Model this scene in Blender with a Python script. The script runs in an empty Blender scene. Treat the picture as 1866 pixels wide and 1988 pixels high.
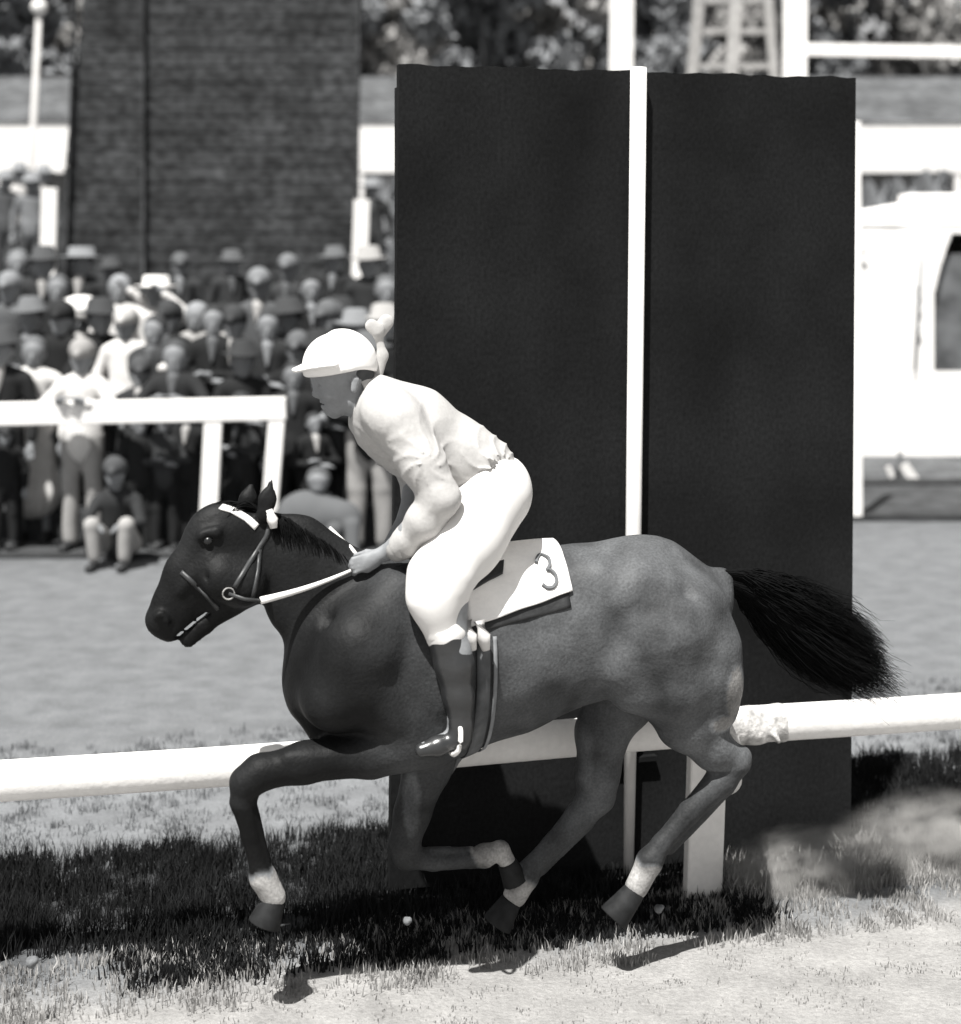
import bpy, math, random
import numpy as np
from mathutils import Vector
random.seed(7); rng = np.random.default_rng(7)
S = bpy.context.scene
COL = S.collection
R = math.radians

# ------------------------------------------------------------------ camera, world, sun, exposure
F, HZ, CH, CX = 3300.0, 510.0, 2.58, 933.0          # focal (px of an 1866-wide frame), horizon row, eye height
cd = bpy.data.cameras.new('camera'); cam = bpy.data.objects.new('camera', cd); COL.objects.link(cam)
S.camera = cam
cam.location = (0, 0, CH); cam.rotation_euler = (R(90), 0, 0)
cd.sensor_fit = 'HORIZONTAL'; cd.sensor_width = 36; cd.lens = 36*F/1866
cd.shift_y = -(994-HZ)/1866
cd.clip_start = 0.1; cd.clip_end = 600
cd.dof.use_dof = True; cd.dof.focus_distance = 6.3; cd.dof.aperture_fstop = 1.5

SUN = Vector((-0.40, -0.92, 0)).normalized()
EL = 64
w = bpy.data.worlds.new('World'); S.world = w; w.use_nodes = True
nt = w.node_tree; bg = nt.nodes['Background']
sky = nt.nodes.new('ShaderNodeTexSky'); sky.sky_type = 'NISHITA'; sky.sun_disc = False
sky.sun_elevation = R(EL); sky.sun_rotation = math.atan2(SUN.x, SUN.y)
bw = nt.nodes.new('ShaderNodeRGBToBW')               # monochrome film: the sky's light is neutral
nt.links.new(sky.outputs[0], bw.inputs[0]); nt.links.new(bw.outputs[0], bg.inputs[0])
bg.inputs[1].default_value = 0.07
sd = bpy.data.lights.new('sun', 'SUN'); sd.energy = 4.6; sd.angle = R(0.6); sd.color = (1, .985, .955)
so = bpy.data.objects.new('sun', sd); COL.objects.link(so)
tosun = Vector((SUN.x*math.cos(R(EL)), SUN.y*math.cos(R(EL)), math.sin(R(EL))))
so.rotation_euler = tosun.to_track_quat('Z', 'Y').to_euler(); so.location = (-6, -6, 9)
S.view_settings.view_transform = 'Standard'; S.view_settings.look = 'None'
S.view_settings.exposure = 1.0; S.view_settings.gamma = 1
S.render.resolution_x = 961; S.render.resolution_y = 1024

# ------------------------------------------------------------------ helpers: frames
class Frame:
    """a vertical plane along the track: local s (to the right), w (away from the camera), z up"""
    def __init__(self, x0, y0, ang):
        self.x0, self.y0, self.c, self.s, self.a = x0, y0, math.cos(ang), math.sin(ang), ang
    def P(self, px, py, w=0.0):
        dx, dz = (px-CX)/F, -(py-HZ)/F
        t = (w - self.x0*self.s + self.y0*self.c)/(self.c - dx*self.s)
        X, Y = t*dx, t
        return np.array([(X-self.x0)*self.c+(Y-self.y0)*self.s, w, CH+t*dz])
RA = math.atan2(0.85, 3.203)
HF = Frame(0, 6.17, RA)             # horse and rider
RF = Frame(0, 6.615, RA)            # near rail
BF = Frame(0, 6.973, RA)            # winning board
XF = lambda Y: Frame(0, Y, 0)
PXM = 6.2/3300

# ------------------------------------------------------------------ materials (monochrome film tones)
MATS = {}
def tint(v, t=None):
    # silver print: brights a touch warm, darks a touch cool
    if t is None: t = 0.02 if v > .25 else -0.03
    return (v*(1+t), v, v*(1-t*1.2), 1)
def mat(name, v, rough=.85, n=0, scale=8, n2=0, scale2=60, bump=0, bscale=40, spec=.25, stretch=(1, 1, 1), sheen=0, trans=0, thr=None):
    if name in MATS: return MATS[name]
    m = bpy.data.materials.new(name); m.use_nodes = True; t = m.node_tree; b = t.nodes['Principled BSDF']
    b.inputs['Roughness'].default_value = rough
    b.inputs['Specular IOR Level'].default_value = spec
    if sheen: b.inputs['Sheen Weight'].default_value = sheen
    b.inputs['Base Color'].default_value = tint(v)
    tc = t.nodes.new('ShaderNodeTexCoord'); mp = t.nodes.new('ShaderNodeMapping'); mp.inputs['Scale'].default_value = stretch
    t.links.new(tc.outputs['Object'], mp.inputs[0])
    last = None
    def noise(sc, det=6):
        q = t.nodes.new('ShaderNodeTexNoise'); q.inputs['Scale'].default_value = sc; q.inputs['Detail'].default_value = det
        t.links.new(mp.outputs[0], q.inputs['Vector']); return q
    def mult(prev, q, amp, lo=.3, hi=.7):
        mr = t.nodes.new('ShaderNodeMapRange'); mr.inputs[1].default_value = lo; mr.inputs[2].default_value = hi
        mr.inputs[3].default_value = 1-amp; mr.inputs[4].default_value = 1+amp
        t.links.new(q.outputs[0], mr.inputs[0])
        mx = t.nodes.new('ShaderNodeVectorMath'); mx.operation = 'SCALE'
        if prev is None: mx.inputs[0].default_value = tint(v)[:3]
        else: t.links.new(prev, mx.inputs[0])
        t.links.new(mr.outputs[0], mx.inputs['Scale']); return mx.outputs[0]
    if n: last = mult(last, noise(scale), n)
    if n2: last = mult(last, noise(scale2, 3), n2)
    if last is not None: t.links.new(last, b.inputs['Base Color'])
    if bump:
        q = noise(bscale); bp = t.nodes.new('ShaderNodeBump'); bp.inputs['Strength'].default_value = bump; bp.inputs['Distance'].default_value = .02
        t.links.new(q.outputs[0], bp.inputs['Height']); t.links.new(bp.outputs[0], b.inputs['Normal'])
    MATS[name] = m; return m

def attr_mat(name, rough=.5, spec=.4, n=.25, scale=6, n2=.12, scale2=70, bump=.15, bscale=60, stretch=(1, 1, 1)):
    m = mat(name, .5, rough, n, scale, n2, scale2, bump, bscale, spec, stretch)
    t = m.node_tree; a = t.nodes.new('ShaderNodeAttribute'); a.attribute_name = 'coat'
    first = [x for x in t.nodes if x.type == 'VECT_MATH'][0]
    t.links.new(a.outputs['Color'], first.inputs[0]); return m

# ------------------------------------------------------------------ helpers: meshes and objects
def mesh_arrays(name, V, faces, smooth=True):
    """faces: (N,3) or (N,4) int array"""
    V = np.asarray(V, np.float32); faces = np.asarray(faces, np.int32)
    me = bpy.data.meshes.new(name)
    me.vertices.add(len(V)); me.vertices.foreach_set('co', V.ravel())
    k = faces.shape[1]; nf = len(faces)
    me.loops.add(nf*k); me.loops.foreach_set('vertex_index', faces.ravel())
    me.polygons.add(nf); me.polygons.foreach_set('loop_start', np.arange(nf, dtype=np.int32)*k)
    me.polygons.foreach_set('loop_total', np.full(nf, k, np.int32))
    me.update(calc_edges=True)
    me.polygons.foreach_set('use_smooth', np.full(nf, smooth))
    return me
def link(name, me, m, parent=None):
    o = bpy.data.objects.new(name, me); COL.objects.link(o)
    if m is not None and len(me.materials) == 0: me.materials.append(m)
    if parent is not None: o.parent = parent
    return o
def tag(o, label=None, cat=None, group=None, kind=None):
    if label: o['label'] = label
    if cat: o['category'] = cat
    if group: o['group'] = group
    if kind: o['kind'] = kind
    return o
def empty(name, loc=(0, 0, 0), rz=0):
    o = bpy.data.objects.new(name, None); COL.objects.link(o); o.location = loc; o.rotation_euler = (0, 0, rz)
    o.empty_display_size = .1; return o

class MB:
    def __init__(s): s.v, s.f, s.sm = [], [], []
    def add(s, V, Fc, smooth=False):
        b = len(s.v); s.v += [tuple(map(float, x)) for x in V]; s.f += [tuple(i+b for i in f) for f in Fc]; s.sm += [smooth]*len(Fc)
    def hexa(s, b, t):      # 4 bottom, 4 top corners
        s.add(list(b)+list(t), [(3, 2, 1, 0), (4, 5, 6, 7), (0, 1, 5, 4), (1, 2, 6, 5), (2, 3, 7, 6), (3, 0, 4, 7)])
    def box(s, x0, x1, y0, y1, z0, z1):
        s.hexa([(x0, y0, z0), (x1, y0, z0), (x1, y1, z0), (x0, y1, z0)], [(x0, y0, z1), (x1, y0, z1), (x1, y1, z1), (x0, y1, z1)])
    def bar(s, a, b, wx, wy, up=(0, 0, 1)):
        a, b = Vector(a), Vector(b); d = (b-a).normalized(); u = Vector(up)
        if abs(d.dot(u)) > .98: u = Vector((1, 0, 0))
        x = d.cross(u).normalized()*wx/2; y = x.cross(d).normalized()*wy/2
        s.hexa([a-x-y, a+x-y, a+x+y, a-x+y], [b-x-y, b+x-y, b+x+y, b-x+y])
    def tube(s, pts, rad, n=10, rx=1, cap=True):
        pts = [Vector(p) for p in pts]; V = []; Fc = []
        rad = rad if hasattr(rad, '__len__') else [rad]*len(pts)
        for i, p in enumerate(pts):
            d = (pts[min(i+1, len(pts)-1)]-pts[max(i-1, 0)]).normalized()
            u = Vector((0, 0, 1)) if abs(d.z) < .95 else Vector((0, 1, 0))
            x = d.cross(u).normalized(); y = x.cross(d).normalized()
            for k in range(n):
                a = 2*math.pi*k/n; V.append(p+x*math.cos(a)*rad[i]*rx+y*math.sin(a)*rad[i])
        for i in range(len(pts)-1):
            for k in range(n):
                k2 = (k+1) % n; Fc.append((i*n+k, i*n+k2, (i+1)*n+k2, (i+1)*n+k))
        if cap: Fc += [tuple(range(n))[::-1], tuple((len(pts)-1)*n+k for k in range(n))]
        s.add(V, Fc, True)
    def build(s, name, m, parent=None, bevel=0):
        me = bpy.data.meshes.new(name); me.from_pydata(s.v, [], s.f); me.update()
        me.polygons.foreach_set('use_smooth', s.sm)
        o = link(name, me, m, parent)
        if bevel:
            b = o.modifiers.new('bevel', 'BEVEL'); b.width = bevel; b.segments = 2; b.limit_method = 'ANGLE'
        return o

# ------------------------------------------------------------------ signed-distance modelling: smooth union of tapered capsules
def C(a, b, ra, rb=None, sq=1.0, k=.03, op='add'):
    return dict(a=np.array(a, float), b=np.array(b, float), ra=ra, rb=ra if rb is None else rb, sq=sq, k=k, op=op)
def prim_d(p, X, Y, Z):
    a, b, sq = p['a'].copy(), p['b'].copy(), p['sq']
    a[1] /= sq; b[1] /= sq
    ab = b-a; L = float(ab@ab)+1e-12
    px, py, pz = X-a[0], Y/sq-a[1], Z-a[2]
    t = np.clip((px*ab[0]+py*ab[1]+pz*ab[2])/L, 0, 1)
    return np.sqrt((px-t*ab[0])**2+(py-t*ab[1])**2+(pz-t*ab[2])**2)-(p['ra']+(p['rb']-p['ra'])*t)
def comb(Fv, d, p):
    k = p['k']
    if p['op'] == 'sub':
        d = -d; h = np.clip(.5-.5*(Fv-d)/k, 0, 1)
        return Fv*(1-h)+d*h+k*h*(1-h)
    h = np.clip(.5+.5*(Fv-d)/k, 0, 1)
    return Fv*(1-h)+d*h-k*h*(1-h)
def sdf_eval(prims, P):
    P = np.asarray(P, float); Fv = np.full(P.shape[:-1], 1.0)
    for p in prims: Fv = comb(Fv, prim_d(p, P[..., 0], P[..., 1], P[..., 2]), p)
    return Fv
def sdf_mesh(name, prims, res, disp=None):
    add = [p for p in prims if p['op'] == 'add']
    lo = np.min([np.minimum(p['a'], p['b'])-max(p['ra'], p['rb'])*np.array([1, max(1, p['sq']), 1]) for p in add], 0)-.04-2*res
    hi = np.max([np.maximum(p['a'], p['b'])+max(p['ra'], p['rb'])*np.array([1, max(1, p['sq']), 1]) for p in add], 0)+.04+2*res
    n = np.ceil((hi-lo)/res).astype(int)+1
    ax = [(lo[i]+res*np.arange(n[i])).astype(np.float32) for i in range(3)]
    G = np.full(n, 1.0, np.float32)
    for p in prims:
        rm = max(p['ra'], p['rb'])+p['k']+3*res
        sc = np.array([1, p['sq'], 1])
        i0 = np.maximum(np.floor((np.minimum(p['a'], p['b'])-rm*sc-lo)/res).astype(int), 0)
        i1 = np.minimum(np.ceil((np.maximum(p['a'], p['b'])+rm*sc-lo)/res).astype(int)+1, n)
        sl = tuple(slice(a, b) for a, b in zip(i0, i1))
        d = prim_d(p, ax[0][sl[0]][:, None, None], ax[1][sl[1]][None, :, None], ax[2][sl[2]][None, None, :])
        G[sl] = comb(G[sl], d, p)
    if disp is not None:
        G = G+disp(ax[0][:, None, None], ax[1][None, :, None], ax[2][None, None, :]).astype(np.float32)
    Sg = G < 0
    c = [Sg[a:n[0]-1+a, b:n[1]-1+b, d:n[2]-1+d] for a in (0, 1) for b in (0, 1) for d in (0, 1)]
    cnt = sum(x.astype(np.int8) for x in c)
    act = np.argwhere((cnt > 0) & (cnt < 8))
    corner = np.array([(a, b, d) for a in (0, 1) for b in (0, 1) for d in (0, 1)])
    vals = np.stack([G[tuple((act+cc).T)] for cc in corner], 1)
    acc = np.zeros((len(act), 3)); num = np.zeros(len(act))
    for i in range(8):
        for j in range(i+1, 8):
            if np.abs(corner[i]-corner[j]).sum() != 1: continue
            vi, vj = vals[:, i], vals[:, j]; m = (vi < 0) != (vj < 0)
            t = np.where(m, vi/np.where(m, vi-vj, 1), 0)
            acc += np.where(m[:, None], corner[i]+t[:, None]*(corner[j]-corner[i]), 0); num += m
    V = lo+res*(act+acc/num[:, None])
    idx = np.full(np.array(n)-1, -1, np.int32); idx[tuple(act.T)] = np.arange(len(act))
    quads = []
    for axis in range(3):
        A = [slice(None)]*3; B = [slice(None)]*3; A[axis] = slice(0, -1); B[axis] = slice(1, None)
        s0, s1 = Sg[tuple(A)], Sg[tuple(B)]
        e = np.argwhere(s0 != s1); flip = s0[tuple(e.T)]
        o1, o2 = [(1, 2), (2, 0), (0, 1)][axis]
        u = np.zeros(3, int); v = np.zeros(3, int); u[o1] = 1; v[o2] = 1
        ok = (e[:, o1] > 0) & (e[:, o2] > 0); e = e[ok]; flip = flip[ok]
        q = np.stack([idx[tuple((e-u-v).T)], idx[tuple((e-v).T)], idx[tuple(e.T)], idx[tuple((e-u).T)]], 1)
        q = np.where(flip[:, None], q, q[:, ::-1]); quads.append(q)
    Q = np.concatenate(quads); Q = Q[(Q >= 0).all(1)]
    me = mesh_arrays(name, V, Q)
    return me, V
def set_coat(me, vals):
    a = me.color_attributes.new('coat', 'FLOAT_COLOR', 'POINT')
    c = np.ones((len(vals), 4), np.float32); t = np.where(vals > .2, .02, -.03)
    c[:, 0] = vals*(1+t); c[:, 1] = vals; c[:, 2] = vals*(1-t*1.2); a.data.foreach_set('color', c.ravel())
def folds(amp, f=38, seed=0):
    def d(X, Y, Z):
        a = np.sin(f*(X*.9+Z*.5)+3*np.sin(11*Y+seed)+2*np.sin(9*Z+1.3*seed))
        b = np.sin(f*.6*(X*.4-Z)+2.5*np.sin(14*X+seed)+2*np.sin(7*Y))
        return amp*(.6*a+.4*b)
    return d

def strands(name, roots, paths, width, m, parent, seg=7):
    """roots unused index; paths (N,seg+1,3) centre lines; each a tapering 3-sided hair lock"""
    N = len(paths); V = np.zeros((N, seg+1, 3, 3)); P = np.asarray(paths)
    T = np.gradient(P, axis=1); T /= np.linalg.norm(T, axis=2, keepdims=True)+1e-9
    ref = rng.normal(size=(N, 1, 3)); X = np.cross(T, ref); X /= np.linalg.norm(X, axis=2, keepdims=True)+1e-9; Yv = np.cross(T, X)
    t = np.linspace(0, 1, seg+1)[None, :, None]; wd = width*(1-.85*t**1.5)
    for k in range(3):
        a = 2*math.pi*k/3; V[:, :, k] = P+(X*math.cos(a)+Yv*math.sin(a))*wd
    base = (np.arange(N)*(seg+1)*3)[:, None, None]; i = np.arange(seg)[None, :, None]*3; k = np.arange(3)[None, None, :]; k2 = (k+1) % 3
    Q = np.stack([base+i+k, base+i+k2, base+i+3+k2, base+i+3+k], -1).reshape(-1, 4)
    return link(name, mesh_arrays(name, V.reshape(-1, 3), Q), m, parent)

# ================================================================== SETTING
def ground_mat():
    m = bpy.data.materials.new('turf'); m.use_nodes = True; t = m.node_tree; b = t.nodes['Principled BSDF']
    b.inputs['Roughness'].default_value = .95; b.inputs['Specular IOR Level'].default_value = .1
    tc = t.nodes.new('ShaderNodeTexCoord'); L = t.links.new
    def noise(sc, det=8, vec=None, r=.6):
        q = t.nodes.new('ShaderNodeTexNoise'); q.inputs['Scale'].default_value = sc; q.inputs['Detail'].default_value = det; q.inputs['Roughness'].default_value = r
        L(vec or tc.outputs['Object'], q.inputs['Vector']); return q.outputs[0]
    def M(op, a, b_=None, c=None):
        q = t.nodes.new('ShaderNodeMath'); q.operation = op
        for i, x in enumerate((a, b_, c)):
            if x is None: continue
            if isinstance(x, (int, float)): q.inputs[i].default_value = x
            else: L(x, q.inputs[i])
        return q.outputs[0]
    sep = t.nodes.new('ShaderNodeSeparateXYZ'); L(tc.outputs['Object'], sep.inputs[0])
    # v: distance across the track, measured square to the rail
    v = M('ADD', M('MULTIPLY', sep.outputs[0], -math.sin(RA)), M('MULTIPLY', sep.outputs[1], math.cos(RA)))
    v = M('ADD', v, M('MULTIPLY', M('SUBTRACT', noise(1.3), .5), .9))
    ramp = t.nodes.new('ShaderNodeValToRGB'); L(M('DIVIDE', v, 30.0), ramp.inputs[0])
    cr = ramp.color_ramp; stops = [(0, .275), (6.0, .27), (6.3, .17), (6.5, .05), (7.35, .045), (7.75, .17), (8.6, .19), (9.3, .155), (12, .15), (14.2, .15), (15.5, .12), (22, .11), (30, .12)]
    cr.elements[0].position = 0; cr.elements[0].color = tint(stops[0][1]); cr.elements[1].position = 1; cr.elements[1].color = tint(stops[-1][1])
    for p_, c_ in stops[1:-1]:
        e = cr.elements.new(p_/30); e.color = tint(c_)
    f1 = M('MULTIPLY_ADD', M('SUBTRACT', noise(5.0), .5), 1.0, 1.0)
    f2 = M('MULTIPLY_ADD', M('SUBTRACT', noise(45.0, 4), .5), .8, 1.0)
    f3 = M('MULTIPLY_ADD', M('SUBTRACT', noise(160.0, 2), .5), .6, 1.0)
    fac = M('MULTIPLY', M('MULTIPLY', f1, f2), f3)
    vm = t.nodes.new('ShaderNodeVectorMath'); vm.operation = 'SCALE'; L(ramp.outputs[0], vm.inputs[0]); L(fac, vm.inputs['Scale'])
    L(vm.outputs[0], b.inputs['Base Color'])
    bp = t.nodes.new('ShaderNodeBump'); bp.inputs['Strength'].default_value = .5; bp.inputs['Distance'].default_value = .03
    L(noise(60, 6), bp.inputs['Height']); L(bp.outputs[0], b.inputs['Normal'])
    return m
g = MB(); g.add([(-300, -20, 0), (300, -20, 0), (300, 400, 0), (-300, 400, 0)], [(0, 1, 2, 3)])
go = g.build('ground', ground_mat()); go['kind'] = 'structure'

# grass blades: dens list of (s0,s1,v0,v1,count,h,spread)
def grass(name, label, areas, m, frame=RF, lean=.4):
    Vs = []; 
    for (s0, s1, v0, v1, cnt, h, wd, clump) in areas:
        nc = max(1, cnt//clump)
        cs = rng.uniform(s0, s1, nc); cs += .05*np.sin(cs*9); cv = rng.uniform(v0, v1, nc); ch = h*rng.uniform(.45, 1.25, nc)
        s_ = np.repeat(cs, clump)+rng.normal(0, .025, nc*clump); v_ = np.repeat(cv, clump)+rng.normal(0, .025, nc*clump)
        hh = np.repeat(ch, clump)*rng.uniform(.5, 1.1, nc*clump)
        N = len(s_); a = rng.uniform(0, 2*math.pi, N); ln = hh*lean*rng.uniform(.2, 1.3, N); la = rng.uniform(0, 2*math.pi, N)
        bx, by = np.cos(a)*wd, np.sin(a)*wd; dx, dy = np.cos(la)*ln, np.sin(la)*ln
        V = np.zeros((N, 5, 3))
        V[:, 0] = np.stack([s_-bx, v_-by, 0*s_-.002], 1); V[:, 1] = np.stack([s_+bx, v_+by, 0*s_-.002], 1)
        V[:, 2] = np.stack([s_+bx*.7+dx*.35, v_+by*.7+dy*.35, hh*.6], 1); V[:, 3] = np.stack([s_-bx*.7+dx*.35, v_-by*.7+dy*.35, hh*.6], 1)
        V[:, 4] = np.stack([s_+dx, v_+dy, hh], 1)
        Vs.append(V)
    V = np.concatenate(Vs); N = len(V); b = np.arange(N)*5
    T = np.concatenate([np.stack([b, b+1, b+2], 1), np.stack([b, b+2, b+3], 1), np.stack([b+3, b+2, b+4], 1)])
    o = link(name, mesh_arrays(name, V.reshape(-1, 3), T, smooth=False), m)
    o.location = (frame.x0, frame.y0, 0); o.rotation_euler = (0, 0, frame.a)
    tag(o, label, 'grass', kind='stuff'); return o
gm_l = mat('grass_pale', .27, .8, .35, 3, .3, 30, spec=.2)
gm_m = mat('grass_mid', .13, .8, .35, 2, .3, 30, spec=.2)
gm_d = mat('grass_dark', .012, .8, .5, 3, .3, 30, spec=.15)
grass('track_grass', 'short pale grass of the race track in the foreground',
      [(-3, 3.2, -2.6, -.35, 13000, .014, .003, 10), (1.1, 3.6, -.05, .42, 11000, .10, .0035, 18), (-3, .6, -.5, .1, 9000, .045, .003, 12), (.7, 3.6, -.45, .3, 9000, .05, .0035, 16)], gm_l)
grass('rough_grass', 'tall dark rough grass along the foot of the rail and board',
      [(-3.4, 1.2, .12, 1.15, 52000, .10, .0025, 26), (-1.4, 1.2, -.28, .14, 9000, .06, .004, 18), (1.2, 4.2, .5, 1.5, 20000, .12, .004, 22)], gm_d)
grass('infield_grass', 'lighter grass beyond the rail', [(-3.2, 4.6, .9, 3.0, 26000, .04, .003, 14)], mat('grass_infield', .2, .8, .35, 2, .3, 30, spec=.2))

# ================================================================== NEAR RAIL
white = mat('white_paint', .80, .6, .06, 4, .04, 40, bump=.1, spec=.3)
rail = empty('running_rail', (RF.x0, RF.y0, 0), RF.a)
tag(rail, 'white wooden running rail with flat post passing behind the galloping horse', 'rail')
p0, p1 = RF.P(0, 1505), RF.P(1700, 1390)
zr = .70
s_post = RF.P(1382, 1700)[0]
def rail_piece(sa, sb, n=24):
    m_ = MB(); L = []
    for i in range(n+1):
        s_ = sa+(sb-sa)*i/n; L.append((s_, .0, zr+.006*math.sin(s_*2.1)))
    m_.tube(L, .076, 20, rx=.6); return m_
rail_piece(s_post-2.9, s_post-.01).build('top_rail', white, rail)
rail_piece(s_post+.012, s_post+2.9).build('top_rail', white, rail)
for ds in (-2.9, 0, 2.9):
    m_ = MB(); m_.hexa([(s_post+ds-.08-.015, .03, -.0), (s_post+ds+.075-.015, .03, 0), (s_post+ds+.075-.015, .085, 0), (s_post+ds-.08-.015, .085, 0)],
                      [(s_post+ds-.075, .03, .62), (s_post+ds+.085, .03, .64), (s_post+ds+.085, .085, .64), (s_post+ds-.075, .085, .62)])
    m_.build('post', white, rail, .008)
m_ = MB(); c0 = RF.P(1417, 1519, -.03)
m_.tube([(c0[0], -.02, c0[2]), (c0[0]+.004, .028, c0[2]+.004)], .058, 20)
m_.build('bracket', mat('worn_white', .55, .7, .3, 20), rail, .006)
me, _ = sdf_mesh('shadow_sleeve', [C((s_post-.02, 0, zr-.004), (s_post+.30, 0, zr+.002), .0795, .077, .61, .02), C((s_post+.05, -.04, zr-.07), (s_post+.07, -.045, zr-.13), .014, .008, 1, .02), C((s_post+.2, -.03, zr+.05), (s_post+.27, -.05, zr-.06), .016, .012, 1, .02), C((s_post+.02, -.04, zr+.06), (s_post+.1, -.05, zr-.07), .018, .014, 1, .02)], .007, folds(.0045, 60, 2))
link('shadow_sleeve', me, mat('shadow_grey', .5, .95, .35, 14, .3, 60, bump=.3), rail)  # grey sleeve added in place of the horse's blotchy shadow on the rail

# ================================================================== WINNING BOARD
board = empty('winning_board', (BF.x0, BF.y0, 0), BF.a)
tag(board, 'tall black two-panel winning post board standing behind the rail and horse', 'board')
bk = mat('black_board', .009, .9, .5, 1.8, .3, 70, bump=.12, bscale=30, spec=.12, stretch=(1, 1, .8))
zt = 3.385
def panel(xl_t, xr_t, xl_b, xr_b):
    a, b = BF.P(xl_t, 130)[0], BF.P(xr_t, 150)[0]; c, d = BF.P(xl_b, 1700)[0], BF.P(xr_b, 1660)[0]
    m_ = MB(); n = 26
    V = []; Fc = []
    for yy in (0.0, .045):
        for i in range(n+1):
            t = i/n; x = a+(b-a)*t; V.append((x, yy, zt+.003*math.sin(13*x)+.003*math.sin(41*x)))
        for i in range(n+1):
            t = i/n; V.append((c+(d-c)*t, yy, 0.04))
    N = n+1
    for i in range(n):
        Fc.append((i, N+i, N+i+1, i+1)); Fc.append((2*N+i, 2*N+i+1, 3*N+i+1, 3*N+i))
        Fc.append((i, i+1, 2*N+i+1, 2*N+i)); Fc.append((N+i, 3*N+i, 3*N+i+1, N+i+1))
    Fc.append((0, 2*N, 3*N, N)); Fc.append((n, N+n, 3*N+n, 2*N+n))
    m_.add(V, Fc); return m_
panel(775, 1239, 757, 1222).build('panel', bk, board)
panel(1241, 1662, 1224, 1652).build('panel', bk, board)
for x in (800, 1225, 1630):
    m_ = MB(); s_ = BF.P(x, 1000)[0]; m_.box(s_-.045, s_+.045, .048, .13, 0, 3.3); m_.build('support_post', bk, board)
m_ = MB(); m_.tube([BF.P(1219, 1735, -.05)+np.array([0, 0, -.1]), BF.P(1230, 1040, -.05), BF.P(1240, 131, -.05)], [.02, .033, .034], 14)
wp = m_.build('winning_post', mat('post_white', .78, .5, .08, 10), board)
for z in (.5,):
    m_ = MB(); s_ = BF.P(1232, 1040)[0]+(z-1.5)*.012; m_.bar((s_-.1, -.012, z), (s_+.1, -.012, z), .05, .02); m_.build('clamp', bk, board)

# ================================================================== HORSE
P = HF.P
def cp(x1, y1, r1, x2, y2, r2, w1=0., w2=None, sq=1., k=.03, op='add'):
    w2 = w1 if w2 is None else w2
    return C(P(x1, y1, w1), P(x2, y2, w2), r1*PXM, r2*PXM, sq, k, op)
def chain(pts, sq=1., k=.03, mirror=False):
    out = []
    for (x1, y1, w1, r1), (x2, y2, w2, r2) in zip(pts, pts[1:]): out.append(cp(x1, y1, r1, x2, y2, r2, w1, w2, sq, k))
    return out
horse = empty('horse', (HF.x0, HF.y0, 0), HF.a)
tag(horse, 'dark racehorse with white pasterns galloping left, all feet off the ground', 'horse')
H = []
H += chain([(705, 1262, 0, 150), (830, 1278, 0, 192), (980, 1250, 0, 168), (1105, 1214, 0, 150), (1240, 1190, 0, 147), (1312, 1208, 0, 112)], sq=.74, k=.06)
H += chain([(1290, 1130, 0, 75), (1385, 1150, 0, 38), (1400, 1125, 0, 22)], sq=.8, k=.05)          # croup to dock
H += chain([(720, 1225, 0, 145), (615, 1142, 0, 99), (568, 1082, 0, 76), (520, 1062, 0, 62)], sq=.42, k=.05)   # neck
H += chain([(690, 1140, 0, 50), (790, 1130, 0, 48), (900, 1120, 0, 50)], sq=.5, k=.05)                # withers
H += chain([(640, 1330, 0, 88), (690, 1390, 0, 86), (760, 1400, 0, 76)], sq=.75, k=.05)               # breast
# head
H += chain([(503, 1040, 0, 46), (432, 1052, 0, 70), (378, 1120, 0, 57), (345, 1170, 0, 44), (328, 1200, 0, 40)], sq=.52, k=.03)
H += chain([(455, 1110, 0, 78), (425, 1140, 0, 58)], sq=.5, k=.03)
H += chain([(432, 1160, 0, 46), (395, 1208, 0, 22), (366, 1240, 0, 17)], sq=.6, k=.016)
H += [cp(312, 1205, 26, 330, 1222, 22, 0, sq=.8, k=.02)]
for sg in (-1, 1):
    H += chain([(430, 1120, .035*sg, 48), (470, 1130, .04*sg, 46)], k=.03)               # cheek
    H += chain([(395, 1040, .062*sg, 13), (420, 1032, .07*sg, 12)], k=.02)               # brow
    H += chain([(405, 1080, .06*sg, 9), (350, 1150, .05*sg, 6)], k=.025)                 # facial crest
    H += [cp(312, 1196, 11, 322, 1206, 9, .045*sg, k=.018), cp(311, 1203, 6, 318, 1213, 5, .062*sg, k=.008, op='sub')]   # nostril
    H += [cp(404, 1050, 10, 404, 1050, 10, .09*sg, k=.012, op='sub')]
    ex = 0 if sg < 0 else -38
    H += chain([(512+ex, 1000, .045*sg, 15), (520+ex, 968, .052*sg, 17), (527+ex, 934, .056*sg, 3)], sq=.7, k=.012)
    H += [cp(514+ex, 985, 5, 523+ex, 950, 4, .075*sg, k=.008, op='sub')]
H += [cp(345, 1233, 3.4, 405, 1186, 3.0, 0, sq=22, k=.006, op='sub')]                       # mouth slit
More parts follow.
